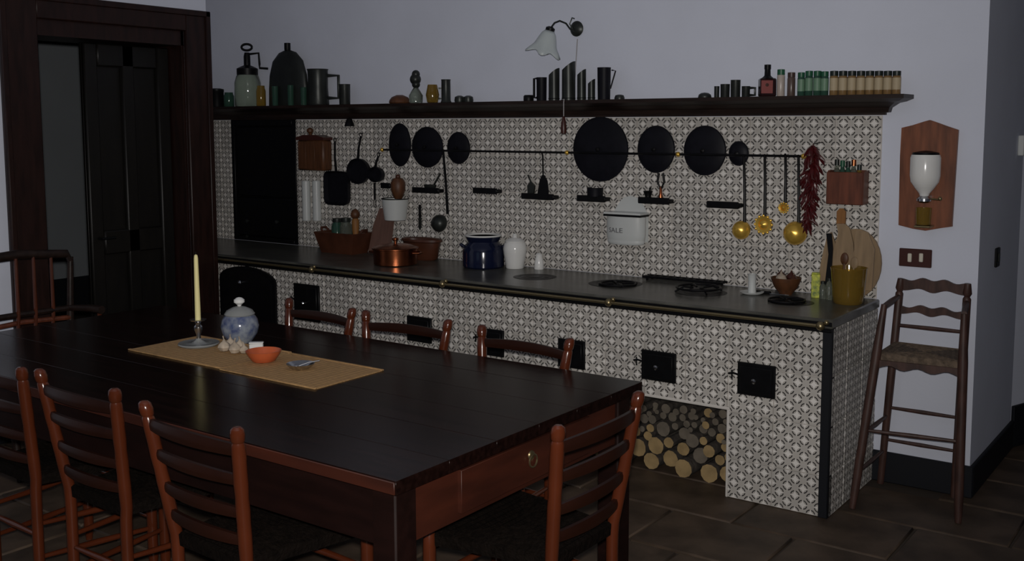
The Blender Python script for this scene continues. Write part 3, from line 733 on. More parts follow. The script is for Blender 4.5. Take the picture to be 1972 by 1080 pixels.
# copper pan and terracotta dish
P = on_counter(762, 509); k = kpx(P)
cp = rt('copper_pan', 'shallow copper casserole with handles in front of the brown dish', 'pan', P, [('body', [(38, 0), (42, 2), (43, 30), (45, 31), (45, 33), (42, 33), (40, 5), (0, 4)], COPPER), ('lid', [(42.5, 33.5), (30, 38), (10, 41), (0, 41.5)], COPPER), ('lid_knob', [(3, 41), (3, 46), (6, 48), (6, 51), (0, 53)], COPPER)])
for a in (PI*.1, PI*1.1):
    q = MB(); q.tube([Vector((43*k*math.cos(a+d), 43*k*math.sin(a+d), 24*k))+Vector((math.cos(a), math.sin(a), 0))*e for d, e in ((-.3, 0), (-.2, .028), (.2, .028), (.3, 0))], .005, 8); q.build('handle', COPPER, cp)
P = on_counter(806, 500); P.y = max(P.y, -.16); k = kpx(P); P.y=-.105
bd = rt('baking_dish', 'brown glazed terracotta dish behind the copper casserole', 'dish', P, [('body', [(22, 0), (25, 3), (30, 34), (33, 36), (32, 40), (28, 38), (22, 6), (0, 5)], TERRA)])
bd.children[0].scale = (1.45, .80, 1)
# navy pot
P = on_counter(931, 514); k = kpx(P); VA0 = math.atan2(_r.y, _r.x)
np_ = rt('enamel_pot', 'navy blue enamel stockpot with white rim and two ear handles', 'pot', P, [('body', [(37, 0), (40, 3), (40, 32), (37, 42), (31, 47), (30, 50), (33, 56), (35, 60), (31, 60), (28, 52), (34, 40), (36, 6), (0, 5)], NAVY), ('rim', [(35, 60), (35.6, 61.5), (34.5, 63), (30.5, 62.5), (30.5, 60)], WHITE)])
for s in (0, PI):
    a = s+VA0
    q = MB(); e = Vector((math.cos(a), math.sin(a), 0)); n_ = Vector((-e.y, e.x, 0))
    q.tube([e*(34*k)+n_*(.022)+Vector((0, 0, 38*k)), e*(36*k+.024)+n_*.02+Vector((0, 0, 45*k)), e*(36*k+.024)-n_*.02+Vector((0, 0, 45*k)), e*(34*k)-n_*(.022)+Vector((0, 0, 38*k))], .006, 8); q.build('handle', NAVY, np_)
P = on_counter(1006, 513); P.y = -.10; rt('storage_jar', 'tall white porcelain jar with knobbed lid beside the navy pot', 'jar', P, [('body', [(17, 0), (18, 2), (19, 12), (22, 28), (23, 38), (21, 47), (18, 51)], WHITE), ('lid', [(19, 51), (19, 52.5), (12, 57), (5, 59), (4, 61), (5, 63), (3, 66), (0, 66.5)], WHITE)])
P = on_counter(1038, 518); rt('salt_shaker', 'small white porcelain shaker beside the tall white jar', 'shaker', P, [('body', [(9, 0), (9.6, 2), (8.5, 14), (7, 21), (6, 25)], WHITE), ('cap', [(6.4, 25), (6.4, 28), (3, 31), (0, 31.5)], WHITE)])
# long black rack lying at the back
a = onZ(1262, 532, SLABZ); b = onZ(1412, 547, SLABZ)
t = thing('grill_rack', 'long narrow black grill rack lying at the back of the worktop', 'rack', ((a.x+b.x)/2, -.06, SLABZ))
hl = (b.x-a.x)/2
for yy in (-.028, .028):
    q = MB(); q.bbox(-hl, hl, yy-.004, yy+.004, .012, .024, .002); q.build('side_bar', IRON, t)
for kx in range(12):
    x = -hl+.02+kx*(2*hl-.04)/11; q = MB(); q.tube([(x, -.028, .020), (x, .028, .020)], .003, 6); q.build('cross_bar', IRON, t)
for x in (-hl+.03, hl-.03):
    for yy in (-.028, .028):
        q = MB(); q.bbox(x-.006, x+.006, yy-.004, yy+.004, 0, .013, .001); q.build('foot', IRON, t)
# trivets
for px, py, lab in ((1345, 562, 'black iron trivet with curled feet on the cooking plate before the rack'), (1190, 548, 'flat black iron pot ring on the middle cooking plate'), (1515, 580, 'small flat black trivet beside the spice packet')):
    P = onZ(px, py, SLABZ+.0012); k = kpx(P); t = thing('trivet', lab, 'trivet', (P.x, P.y, SLABZ+.0012)); r = 42*k if px == 1345 else 34*k
    q = MB(); hz = .022 if px == 1345 else .006
    q.tube([(r*math.cos(2*PI*i/24), r*math.sin(2*PI*i/24), hz) for i in range(25)], .0055, 8, cap=False); q.build('ring', IRON, t)
    for i in range(4):
        a_ = PI/4+PI/2*i; q = MB(); q.tube([(r*.25*math.cos(a_), r*.25*math.sin(a_), hz), (r*.7*math.cos(a_), r*.7*math.sin(a_), hz+.006 if px == 1345 else hz), (r*1.12*math.cos(a_), r*1.12*math.sin(a_), .005)], .005, 8); q.build('arm', IRON, t)
# white candleholder
P = on_counter(1448, 566); t = rt('chamberstick', 'white enamel candleholder with round saucer near the wooden bowl', 'candleholder', P, [('saucer', [(16, 0), (22, 3), (23, 5), (20, 5), (14, 2.5), (0, 2.5)], ENAMEL), ('socket', [(8, 2.5), (7.5, 20), (8, 37), (9.5, 39), (7, 39), (6.5, 30), (0, 29)], ENAMEL)])
# knife
a = onZ(1452, 562, SLABZ+.004); b = onZ(1520, 568, SLABZ+.004)
t = thing('kitchen_knife', 'kitchen knife with black handle lying beside the white candleholder', 'knife', (a.x, a.y, SLABZ), math.atan2(b.y-a.y, b.x-a.x)); ln = (b-a).length
q = MB(); q.bbox(0, ln*.48, -.010, .010, .0005, .014, .004); q.build('handle', IRON, t)
q = MB(); q.add([(ln*.47, -.012, .003), (ln*.47, .012, .003), (ln*.9, .008, .003), (ln, -.004, .003), (ln*.9, -.012, .003), (ln*.47, -.012, .006), (ln*.47, .012, .0045), (ln*.9, .008, .0045), (ln, -.004, .0045), (ln*.9, -.012, .006)], [(0,1,2,3,4), (9,8,7,6,5), (0,5,6,1), (1,6,7,2), (2,7,8,3), (3,8,9,4), (4,9,5,0)]); q.build('blade', SILVER, t, smooth=False)
# bowl with garlic and dark things
P = on_counter(1532, 560); P.y = -.12; k = kpx(P)
bw = rt('wooden_bowl', 'brown wooden bowl heaped with onions and garlic', 'bowl', P, [('body', [(12, 0), (13, 3), (22, 14), (28, 28), (29, 33), (27, 33), (21, 18), (10, 6), (0, 5)], BOXWOOD)])
for dx, dy, dz, r, mt_, nm, lab in ((-7, -8, 31, 11, GARLIC, 'garlic_bulb', 'pale garlic bulb in the brown wooden bowl'), (14, 2, 28, 9, TERRA, 'onion', 'red onion on the tile side in the wooden bowl'), (-14, 9, 33, 10, SWITCHB, 'onion', 'dark onion at the rim of the wooden bowl'), (6, 11, 33, 10, SWITCHB, 'onion', 'dark onion at the back of the wooden bowl')):
    t = thing(nm, lab, nm.split('_')[0], (P.x+dx*k, P.y+dy*k, P.z+(dz-r*.9)*k))
    q = MB(); q.lathe([(1e-5, 0), (r*.6*k, r*.15*k), (r*k, r*.8*k), (r*.75*k, r*1.4*k), (r*.25*k, r*1.75*k), (r*.12*k, r*2.1*k), (1e-5, r*2.15*k)], 14); q.build('bulb', mt_, t)
    q = MB(); q.tube([(0, 0, r*2.0*k), (.003, .002, r*2.4*k)], .002, 6); q.build('stem', GARLIC, t)
# yellow packet, small glass bottles
P = on_counter(1570, 573); k = kpx(P)
t = thing('spice_tin', 'yellow-green printed spice packet standing by the amber glass jar', 'packet', P, face_cam(P)+PI/2)
q = MB(); q.bbox(-8*k, 8*k, -.012, .012, 0, 46*k, .002); q.build('body', YELLOW, t); q = MB(); q.bbox(-7.5*k, 7.5*k, -.011, .011, 46*k, 49*k, .002); q.build('lid', YELLOW, t)
for px, py, h, lab in ((1584, 575, 34, 'little clear glass bottle touching the yellow packet'), (1596, 577, 42, 'little clear glass bottle against the amber glass jar')):
    P = on_counter(px, py); rt('spice_bottle', lab, 'bottle', P, [('body', [(6, 0), (6.5, 2), (6.5, h*.7), (4, h*.82), (4, h*.88)], GLASS), ('cap', [(4.5, h*.86), (4.5, h), (0, h+1)], PEWTER)])
# amber glass jar
P = on_counter(1633, 584); k = kpx(P)
aj = rt('amber_jar', 'wide amber glass jar at the end of the worktop before the boards', 'jar', P, [('body', [(25, 0), (28, 3), (30, 20), (33, 55), (34, 66), (35, 70), (33, 70), (31, 55), (28, 20), (24, 6), (0, 5)], AMBER)])
for i, (dx, dy, h, tilt, mt_) in enumerate(((-14, 0, 100, .06, BOXWOOD), (-6, 6, 96, -.05, BOARD), (2, 2, 92, .10, BOARD))):
    t = thing('wooden_spoon', ('dark wooden spoon', 'tall pale wooden spoon', 'short pale wooden spoon')[i]+' standing in the amber glass jar', 'spoon', (P.x+dx*k, P.y+dy*k, P.z+6*k)); t.rotation_euler = (0, tilt, 0)
    q = MB(); q.tube([(0, 0, 0), (0, 0, h*.72*k)], .0045, 8); q.build('handle', mt_, t); q = MB(); q.sphere((0, 0, h*.80*k), 8*k, 12, 8, 1.5)
    for v in q.v: v.y *= .35
    q.build('bowl', mt_, t)
# boards leaning on the end of the tiled wall
def leaning_board(name, label, out_px, Y, thick, mt_, tilt):
    pts = [onY(x, y, Y) for x, y in out_px]; cx = sum(p.x for p in pts)/len(pts)
    q = MB(); q.prism([(p.x-cx, max(p.z-SLABZ, 0)) for p in pts], -thick/2, thick/2)
    o = q.build(name, mt_, None, smooth=False); o.location = (cx, Y-.012, SLABZ+.002); o.rotation_euler = (math.radians(-tilt), 0, 0); return tag(o, label, 'board')
circ = lambda cx, cy, rx, ry, n=28, a0=0, a1=2*PI: [(cx+rx*math.cos(a0+(a1-a0)*i/n), cy+ry*math.sin(a0+(a1-a0)*i/n)) for i in range(n)]
leaning_board('round_board', 'round pale wooden board leaning at the end of the tiles', circ(1647, 508, 51, 67), -.030, .014, BOARD, 4)
pb = thing('paddle_board', 'tall pale wooden paddle board with orange handle before the round board', 'board', (onY(1626, 575, -.082).x, -.094, SLABZ+.002)); pb.rotation_euler = (math.radians(-6), 0, 0)
for pn, o_px, mt_ in (('blade', [(1600, 575), (1652, 575), (1642, 470), (1634, 440), (1625, 432), (1608, 432), (1612, 450), (1605, 480)], BOARD), ('handle', [(1608, 431.5), (1625, 431.5), (1625, 408), (1620, 402), (1613, 402), (1608, 408)], BOARDO)):
    pts = [onY(x, y, -.082) for x, y in o_px]; q = MB(); q.prism([(p.x-pb.location.x, max(p.z-SLABZ, 0)) for p in pts], -.006, .006); q.build(pn, mt_, pb, smooth=False)
leaning_board('narrow_board', 'narrow pale board leaning beside the paddle board', [(1574, 560), (1606, 566), (1608, 470), (1600, 448), (1592, 452), (1582, 500)], -.060, .010, BOARD, 5)
leaning_board('dark_board', 'thin dark board edge standing between two pale boards', [(1588, 566), (1600, 568), (1602, 480), (1598, 450), (1588, 450), (1594, 490)], -.102, .008, IRON, 7)
leaning_board('cutting_board', 'rectangular pale cutting board with knot before the round board', [(1640, 560), (1680, 560), (1682, 480), (1668, 448), (1644, 444)], -.112, .010, BOARD, 8)

# ------------------------------------------------------------------ hanging rail on the tiles
RZ_ = 1.520; RYY = -.062
hr = thing('hanging_rail', 'thin iron utensil rail with brass ball ends across the tiles', 'rail', (-1.7, 0, RZ_))
xa, xb = onY(735, 287, RYY).x, onY(1548, 298, RYY).x
q = MB(); q.tube([(xa, RYY, RZ_), (xb, RYY, RZ_)], .006, 8); child(q, 'bar', IRON, hr)
for px in (736, 1092, 1306, 1548):
    x = onY(px, 290, RYY).x; q = MB(); q.sphere((x, RYY, RZ_), .013, 14, 8); child(q, 'ball', BRASS, hr)
    q = MB(); q.tube([(x, RYY, RZ_), (x, -.006, RZ_)], .004, 8); child(q, 'bracket', IRON, hr)
def lid(px0, py0, px1, py1, label, knob=True):
    a, b = onY(px0, py1, -.03), onY(px1, py0, -.03); cx = (a.x+b.x)/2; zc = onY((px0+px1)/2, (py0+py1)/2, -.03).z
    rx, rz = (b.x-a.x)/2, (b.z-a.z)/2; t = thing('pan_lid', label, 'lid', (cx, -.010, zc-rz), 0, 'black lids behind the utensil rail')
    T = TR(0, 0, rz) @ RX(PI/2)
    q = MB(); q.lathe([(.98, 0), (1., .004), (1., .010), (.93, .014), (.55, .021), (.25, .024), (1e-5, .0245)], 40)
    for v in q.v: v.x *= rx; v.y *= rz
    for i, v in enumerate(q.v): q.v[i] = T @ v
    q.build('disc', IRONPAN, t)
    q = MB(); q.tube([T @ Vector((rx*.985*math.cos(2*PI*i/40), rz*.985*math.sin(2*PI*i/40), .010)) for i in range(41)], .004, 6, cap=False); q.build('rolled_rim', IRONPAN, t)
    if knob: q = MB(); q.lathe([(.004, .022), (.004, .032), (.011, .035), (.012, .042), (1e-5, .046)], 14, T); q.build('knob', IRON, t)
lid(748, 238, 788, 320, 'narrow oval black lid at the trough end of the utensil rail')
lid(792, 245, 850, 322, 'round black lid between the oval lid and the smallest near the ladle')
lid(860, 255, 902, 315, 'small round black lid beside the long soup ladle')
lid(1102, 226, 1208, 349, 'largest round black lid behind the utensil rail')
lid(1226, 243, 1298, 332, 'medium black lid next to the largest lid')
lid(1315, 243, 1397, 337, 'second largest black lid behind the utensil rail')
lid(1402, 273, 1440, 318, 'smallest black lid above the brass ladles')
# pans on the left
def wallpan(name, label, px0, py0, px1, py1, hy, hx, square=False):
    Y = -.03; a, b = onY(px0, py1, Y), onY(px1, py0, Y); cx = (a.x+b.x)/2; hwid = (b.x-a.x)/2; zc = onY((px0+px1)/2, (py0+py1)/2, Y).z; hh = (b.z-a.z)/2
    t = thing(name, label, 'pan', (cx, -.008, zc-hh)); q = MB()
    n_ = 32; prof = []
    for sc, d in ((.90, .002), (1., -.012), (1.03, -.040), (.99, -.040), (.90, -.012), (.0, -.009)):
        ring = []
        for i in range(n_):
            a_ = 2*PI*i/n_; c_, s_ = math.cos(a_), math.sin(a_)
            if square: e = .35; c_, s_ = math.copysign(abs(c_)**e, c_), math.copysign(abs(s_)**e, s_)
            ring.append((c_*hwid*sc, d, hh+s_*hh*sc))
        prof.append(ring)
    vs = [p for r_ in prof for p in r_]; fs = [(i*n_+j, i*n_+(j+1) % n_, (i+1)*n_+(j+1) % n_, (i+1)*n_+j) for i in range(len(prof)-1) for j in range(n_)]+[tuple(range(n_))]
    q.add(vs, fs); q.build('pan', IRONPAN, t)
    H_ = onY(hx, hy, Y); q = MB(); dz = H_.z-(zc-hh); dx = H_.x-cx
    q.tube([(0, -.030, hh*1.95), (dx*.5, -.032, (hh*1.95+dz)/2), (dx, -.022, dz)], [.009, .007, .007], 8); q.build('handle', IRON, t)
    q = MB(); q.tube([(dx+.012*math.cos(i*PI/6), -.022, dz+.008+.012*math.sin(i*PI/6)) for i in range(13)], .003, 6, cap=False); q.build('hanging_loop', IRON, t)
    q = MB(); q.tube([(dx, .006, dz+.017), (dx, -.028, dz+.017)], .003, 6); q.build('nail', IRON, t)
wallpan('grill_pan', 'square black grill pan with long handle hanging under the wooden salt box', 628, 331, 672, 393, 272, 645, True)
wallpan('frying_pan', 'round black frying pan hanging beside the square grill pan', 672, 306, 711, 353, 262, 695)
wallpan('small_pan', 'little round black pan hanging between frying pan and oval lid', 712, 322, 738, 350, 300, 729)
# long fork and knife
def hang_tool(name, label, px, y0, y1, wpx, mt_, shape='rod', top_y=None, cat=None, Y=-.025):
    A, B = onY(px[0], y0, Y), onY(px[1], y1, Y); t = thing(name, label, cat or name.split('_')[-1], (B.x, Y, B.z)); k = kpx(A); dx = A.x-B.x; dz = A.z-B.z
    if shape == 'rod': q = MB(); q.tube([(0, 0, 0), (dx, 0, dz)], wpx*k/2, 8); q.build('rod', mt_, t)
    return t, k, dx, dz
t, k, dx, dz = hang_tool('paring_knife', 'dark knife stuck upright on the tiles under a wall ledge', (809, 809), 394, 444, 6, IRON, 'x', cat='knife', Y=-.018)
q = MB(); q.bbox(-3*k, 3*k, -.004, .004, dz*.5, dz, .002); q.build('handle', IRON, t); q = MB(); q.prism([(-3.6*k, dz*.5), (3.6*k, dz*.5), (3.6*k, dz*.15), (0, 0), (-3.6*k, dz*.1)], -.002, .002); q.build('blade', PEWTER, t, smooth=False)
t, k, dx, dz = hang_tool('meat_fork', 'dark two-pronged fork hanging below the little pan', (722, 722), 352, 400, 6, IRON, 'x', cat='fork', Y=-.02)
q = MB(); q.tube([(0, 0, dz*.35), (0, 0, dz)], 2.2*k, 8); q.build('handle', IRON, t)
for s in (-1, 1): q = MB(); q.tube([(0, 0, dz*.38), (s*3*k, 0, dz*.30), (s*3*k, 0, 0)], .0022, 6); q.build('prong', IRON, t)
# ladles: handle from the rail and a bowl facing the room
def ladle(label, hx0, hy0, hx1, hy1, bx, by, br, mt_b, mt_h, style='bowl', Y=-.060, group=None):
    A, B, C = onY(hx0, hy0, Y), onY(hx1, hy1, Y), onY(bx, by, Y); k = kpx(B); r = br*k
    t = thing('ladle' if style != 'skimmer' else 'skimmer', label, 'ladle' if style != 'skimmer' else 'skimmer', (C.x, Y, C.z-r), 0, group); o_ = Vector((C.x, Y, C.z-r))
    q = MB(); q.tube([A-o_+Vector((0, -.012, 0)), A-o_+Vector((0, -.014, .004)), A.lerp(B, .03)-o_+Vector((0, -.008, 0)), A.lerp(B, .5)-o_, B-o_], [.006, .006, .007, .0075, .0085], 8); q.build('handle', mt_h, t)
    T = TR(0, 0, r) @ RX(PI/2)
    if style == 'bowl':     # rounded back of the bowl towards the room
        q = MB(); q.lathe([(r, -.004), (r*1.02, 0), (r*.97, r*.28), (r*.80, r*.62), (r*.45, r*.90), (1e-5, r)], 26, TR(0, 0, r) @ RX(PI/2-.25), cap=False); q.build('bowl', mt_b, t)
    elif style == 'scoop':
        q = MB(); q.lathe([(1e-5, -r*.78), (r*.5, -r*.66), (r*.85, -r*.30), (r, 0), (r*1.04, .002), (r*.95, .002), (r*.8, -r*.28), (r*.45, -r*.58), (1e-5, -r*.70)], 26, TR(0, -r*.2, r) @ RX(.35), cap=False); q.build('bowl', mt_b, t)
    else:
        q = MB(); q.lathe([(1e-5, .016), (r*.40, .010), (r*.55, .004), (r*.60, .010), (r*.95, .012), (r, .006), (r*.9, 0)], 24, T, cap=False)
        q.build('disc', mt_b, t)
        for i in range(12):
            a_ = 2*PI*i/12; q = MB(); q.sphere(T @ Vector((r*math.cos(a_), r*math.sin(a_), .006)), r*.17, 8, 6); q.build('petal', mt_b, t)
    return t
ladle('long dark soup ladle hanging beside the small round lid near the enamel pot', 855, 288, 862, 412, 847, 430, 17, PEWTER, IRON, 'bowl')
ladle('brass ladle with round bowl hanging below the smallest lid', 1434, 300, 1434, 428, 1428, 443, 18, BRASS, IRON)
ladle('brass scalloped skimmer with flower-shaped disc hanging among ladles', 1474, 299, 1473, 416, 1471, 432, 17, BRASS, IRON, 'skimmer')
ladle('tiny brass flower strainer hanging by the chili string', 1514, 298, 1512, 392, 1510, 400, 10, BRASS, IRON, 'skimmer')
ladle('large brass scoop ladle hanging behind the chili string', 1539, 300, 1538, 432, 1532, 449, 23, BRASS, IRON, 'bowl')
# spatula
A, B = onY(1048, 296, -.060), onY(1046, 385, -.060); k = kpx(B)
t = thing('spatula', 'black iron spatula hanging from the rail beside the largest lid', 'spatula', (B.x, -.060, B.z)); hz = A.z-B.z
q = MB(); q.tube([(0, -.012, hz), (0, -.012, hz+.004), (0, -.004, hz*.95), (0, 0, hz*.5)], .0045, 8); q.build('handle', IRON, t)
q = MB(); q.prism([(-11*k, 0), (11*k, 0), (13*k, hz*.18), (10*k, hz*.42), (3*k, hz*.54), (-3*k, hz*.54), (-8*k, hz*.42), (-13*k, hz*.15)], -.002, .002); q.build('blade', IRON, t, smooth=False)

# black ledges on the tiles and what stands on them
LY = -.055
def ledge(px0, px1, py, label):
    a, b = onY(px0, py, LY), onY(px1, py, LY); z = onY((px0+px1)/2, py, LY).z
    t = thing('wall_ledge', label, 'ledge', ((a.x+b.x)/2, -.007, z-.018), 0, 'small black ledges on the tiles'); hwid = (b.x-a.x)/2
    q = MB(); q.bbox(-hwid, hwid, -.050, .0, .004, .026, .004); q.build('plate', IRON, t)
    q = MB(); q.bbox(-hwid*.96, hwid*.96, -.054, -.044, .0, .034, .003); q.build('lip', IRON, t)
    return (a.x+b.x)/2, z+.008
ledge(733, 752, 357, 'short black ledge beside the hanging brown brush')
l1 = ledge(793, 846, 366, 'small black ledge holding loose utensils above the dark knife')
l2 = ledge(910, 958, 367, 'small empty black ledge above the navy pot')
l3 = ledge(1003, 1068, 378, 'small black ledge behind the iron spatula')
l4 = ledge(1110, 1167, 382, 'small black ledge holding a dark cup')
l5 = ledge(1228, 1290, 386, 'small black ledge holding a corkscrew')
l6 = ledge(1360, 1424, 394, 'small empty black ledge between second largest lid and brass ladle')
t = thing('utensil_tray', 'dark oval strainer resting on the black ledge near the soup ladle', 'strainer', (l1[0]+.02, -.034, l1[1]-.001)); q = MB(); q.lathe([(.030, 0), (.045, .012), (.048, .026), (.044, .026), (.030, .006), (1e-5, .005)], 20, sy=.5); q.build('bowl', PEWTER, t); q = MB(); q.tube([(.03, 0, .024), (.06, -.004, .06), (.085, -.004, .095)], .006, 8); q.build('handle', PEWTER, t)
P = onY(1146, 372, -.034); rt('iron_cup', 'dark squat metal cup standing on a black ledge', 'cup', Vector((P.x, -.034, l4[1]-.001)), [('body', [(17, 0), (19, 2), (20, 21), (20.5, 23), (18, 23), (17, 4), (0, 3)], IRONPAN)], k=kpx(P)*.8)
t = thing('corkscrew', 'corkscrew with two lever arms standing on a black ledge', 'corkscrew', (l5[0]+.03, -.034, l5[1]-.001))
q = MB(); q.lathe([(.012, 0), (.013, .01), (.008, .03), (.006, .06), (1e-5, .07)], 12); q.build('barrel', COPPER, t)
for s in (-1, 1): q = MB(); q.tube([(0, 0, .05), (s*.020, 0, .09), (s*.012, 0, .135)], [.004, .006, .007], 8); q.build('lever', IRON, t)
t = thing('iron_mortar', 'small black iron mortar standing on the ledge behind the enamel salt box', 'mortar', (l5[0]-.045, -.034, l5[1]-.001)); q = MB(); q.lathe([(.018, 0), (.015, .01), (.024, .035), (.026, .04), (.020, .038), (1e-5, .012)], 16); q.build('cup', IRON, t); q = MB(); q.tube([(0, 0, .014), (.016, 0, .06)], .005, 8); q.build('pestle', IRON, t)
# grey spatula behind the iron one
t = thing('wooden_scoop', 'grey scoop standing on the ledge beside the spatula', 'scoop', (l3[0]-.06, -.034, l3[1]-.001)); q = MB(); q.prism([(-.02, 0), (.02, 0), (.028, .05), (.0, .075), (-.022, .05)], -.006, .006); q.build('blade', PEWTER, t, smooth=False); q = MB(); q.tube([(0, 0, .07), (-.02, 0, .11)], .005, 8); q.build('handle', PEWTER, t)

# wooden salt box on the left
a, b = onY(580, 327, -.06), onY(629, 270, -.06)
t = thing('salt_box', 'brown wooden lidded salt box with knob hanging beside the wall oven', 'box', ((a.x+b.x)/2, -.008, a.z)); w_ = (b.x-a.x)/2; h = b.z-a.z; k = kpx(a)
q = MB(); q.bbox(-w_, w_, -.085, -.001, 0, h, .010); q.build('body', BOXWOOD, t)
q = MB(); q.prism([(-w_-.006, h+.0005), (w_+.006, h+.0005), (w_+.004, h+.018), (w_*.5, h+.034), (-w_*.5, h+.034), (-w_-.004, h+.018)], -.090, -.001); q.build('lid', SWITCHB, t, smooth=False)
q = MB(); q.lathe([(.010, h+.033), (.012, h+.045), (.022, h+.055), (.022, h+.070), (.010, h+.080), (1e-5, h+.081)], 16, TR(-w_*.3, -.045, 0)); q.build('knob', BOXWOOD, t)
for x in (-w_*.33, w_*.33): q = MB(); q.bbox(x-.004, x+.004, -.088, -.085, .01, h*.94, .001); q.build('batten', BOXWOOD, t)
# two white tubes
for px in (591, 611):
    P = onY(px, 425, -.035); h = onY(px, 348, -.035).z-P.z; k = kpx(P)
    t = thing('white_tube', 'upright white tube fixed to the tiles below the wooden salt box', 'tube', (P.x, -.035, P.z), 0, 'pair of white tubes on the tiles')
    q = MB(); q.lathe([(7.5*k, 0), (8.5*k, .004), (8.5*k, h-.004), (7.5*k, h), (5*k, h), (5*k, h-.02), (1e-5, h-.02)], 20); q.build('cylinder', ENAMEL, t)
    q = MB(); q.bbox(-.012, .012, -.001, .028, h*.45, h*.52, .002); q.build('clip', ENAMEL, t)
# white pot with brown brush
P = onY(762, 424, -.07); k = kpx(P); h = onY(762, 382, -.07).z-P.z
t = thing('enamel_bucket', 'pale enamel wall pot with dark rim holding a brown brush', 'pot', (P.x, -.072, P.z))
q = MB(); q.lathe([(19*k, 0), (21*k, .004), (26*k, h-.003), (25*k, h-.003), (19.5*k, .008), (1e-5, .008)], 26); q.build('body', ENAMEL, t)
q = MB(); q.lathe([(25.6*k, h-.006), (27*k, h-.003), (27*k, h+.002), (25*k, h+.002)], 26, cap=False); q.build('rim', IRON, t)
q = MB(); q.bbox(-.012, .012, 26*k-.008, .064, h*.7, h*.9, .002); q.build('hanger', IRON, t)
t = thing('brush', 'brown bristle brush with round head standing in the enamel wall pot', 'brush', (P.x+8*k, -.072, P.z+.009)); q = MB(); q.lathe([(6*k, 0), (6*k, h*.9), (9*k, h), (14*k, h+14*k), (14*k, h+28*k), (9*k, h+36*k), (1e-5, h+38*k)], 16); q.build('head', BOXWOOD, t)
q = MB(); q.sphere((0, 0, h+39*k), 5*k, 10, 6); q.build('knob', TERRA, t)
# bell under the shelf
P = onY(673, 243, -.05); k = kpx(P)
t = thing('iron_bell', 'little black iron bell hanging from the mantel shelf', 'bell', (P.x, -.05, P.z)); hh = 1.712-P.z
q = MB(); q.lathe([(10*k, 0), (9*k, 3*k), (7*k, 9*k), (5*k, 14*k), (1e-5, 16*k)], 18); q.build('bell', IRON, t); q = MB(); q.tube([(0, 0, 15*k), (0, 0, hh)], .003, 6); q.build('cord', IRON, t)
# dark pull hanging at the lamp cord
P = onY(1086, 259, -.165); k = kpx(P)
t = thing('lamp_pull', 'dark wooden pear switch hanging on the lamp cord before the shelf', 'switch', (P.x, -.168, P.z)); q = MB(); q.lathe([(1e-5, 0), (5*k, 2*k), (6*k, 12*k), (4.5*k, 24*k), (2.5*k, 33*k), (1e-5, 36*k)], 14); q.build('grip', SWITCHB, t)
P4 = onY(1112, 75, -.012); P5 = onY(1106, 170, -.010); P6 = onY(1081, 190, -.085); P7 = onY(1083, 190, -.150); o_ = Vector((P.x, -.168, P.z))
q = MB(); q.tube([(0, 0, 35*k), (0, 0, SZ-P.z-.012), (0, .003, SZ-P.z+.004)]+[Vector((a_, b_, c_))-o_ for a_, b_, c_ in ((P7.x, -.150, SZ+.004), (P6.x, -.085, SZ+.004), (P6.x, -.035, SZ+.006), (P5.x, -.012, SZ+.05), (P4.x, -.012, P4.z))], .0028, 6); q.build('cord', CORD, t)

# enamel salt box with lettering
a, b = onY(1164, 468, -.09), onY(1238, 418, -.09); cx = (a.x+b.x)/2; w_ = (b.x-a.x)/2
t = thing('enamel_salt_box', 'white enamel wall salt box with scalloped back and dark lettering', 'salt box', (cx, -.006, a.z)); h = b.z-a.z
q = MB(); n_ = 20
rimh = h*.98
q.lathe([(.88, 0), (.92, .004), (1., h*.35), (1., rimh), (.97, rimh), (.95, .01), (1e-5, .008)], 32)
for i, v in enumerate(q.v): v.x *= w_; v.y = v.y*.052-.056
q.build('bin', ENAMEL, t)
q = MB(); q.prism([(-w_*.96, rimh+.012), (w_*.96, rimh+.012), (w_*.96, rimh+.022), (-w_*.96, rimh+.022)], -.104, -.010); q.build('lid', ENAMEL, t, smooth=False)
q = MB(); q.bbox(-w_*.97, w_*.97, -.106, -.010, rimh+.0005, rimh+.0115, .002); q.build('lid_gap_shade', IRON, t)  # solid dark strip standing for the shade in the gap under the lid
zb = onY(1202, 376, -.02).z-a.z
sc = [(-w_*.92, .01), (w_*.92, .01), (w_*.92, h*1.05), (w_*.72, h*1.30), (w_*.55, h*1.48), (w_*.36, h*1.62), (w_*.20, zb*.97), (0, zb), (-w_*.20, zb*.97), (-w_*.36, h*1.62), (-w_*.55, h*1.48), (-w_*.72, h*1.30), (-w_*.92, h*1.05)]
q = MB(); q.prism(sc, -.009, -.001); q.build('back_plate', ENAMEL, t, smooth=False)
tx = bpy.data.curves.new('lettering', 'FONT'); tx.body = 'SALE'; tx.size = .036; tx.extrude = .0006; tx.align_x = 'CENTER'
tob = bpy.data.objects.new('lettering_tmp', tx); COL.objects.link(tob); dg = bpy.context.evaluated_depsgraph_get()
me = bpy.data.meshes.new_from_object(tob.evaluated_get(dg)); bpy.data.objects.remove(tob); me.name = 'lettering'
LET = mat('grey_lettering', (.10, .10, .11), .5); me.materials.clear(); me.materials.append(LET)
ang = math.radians(-42)
for v in me.vertices:       # wrap the letters round the bin
    u = v.co.x; th_ = -PI/2+math.radians(-20)+u/(w_*.75); x_ = w_*1.006*math.cos(th_); y_ = .0524*math.sin(th_)-.056-v.co.z
    v.co = (x_, y_, h*.42+v.co.y)
link('lettering', me, t)

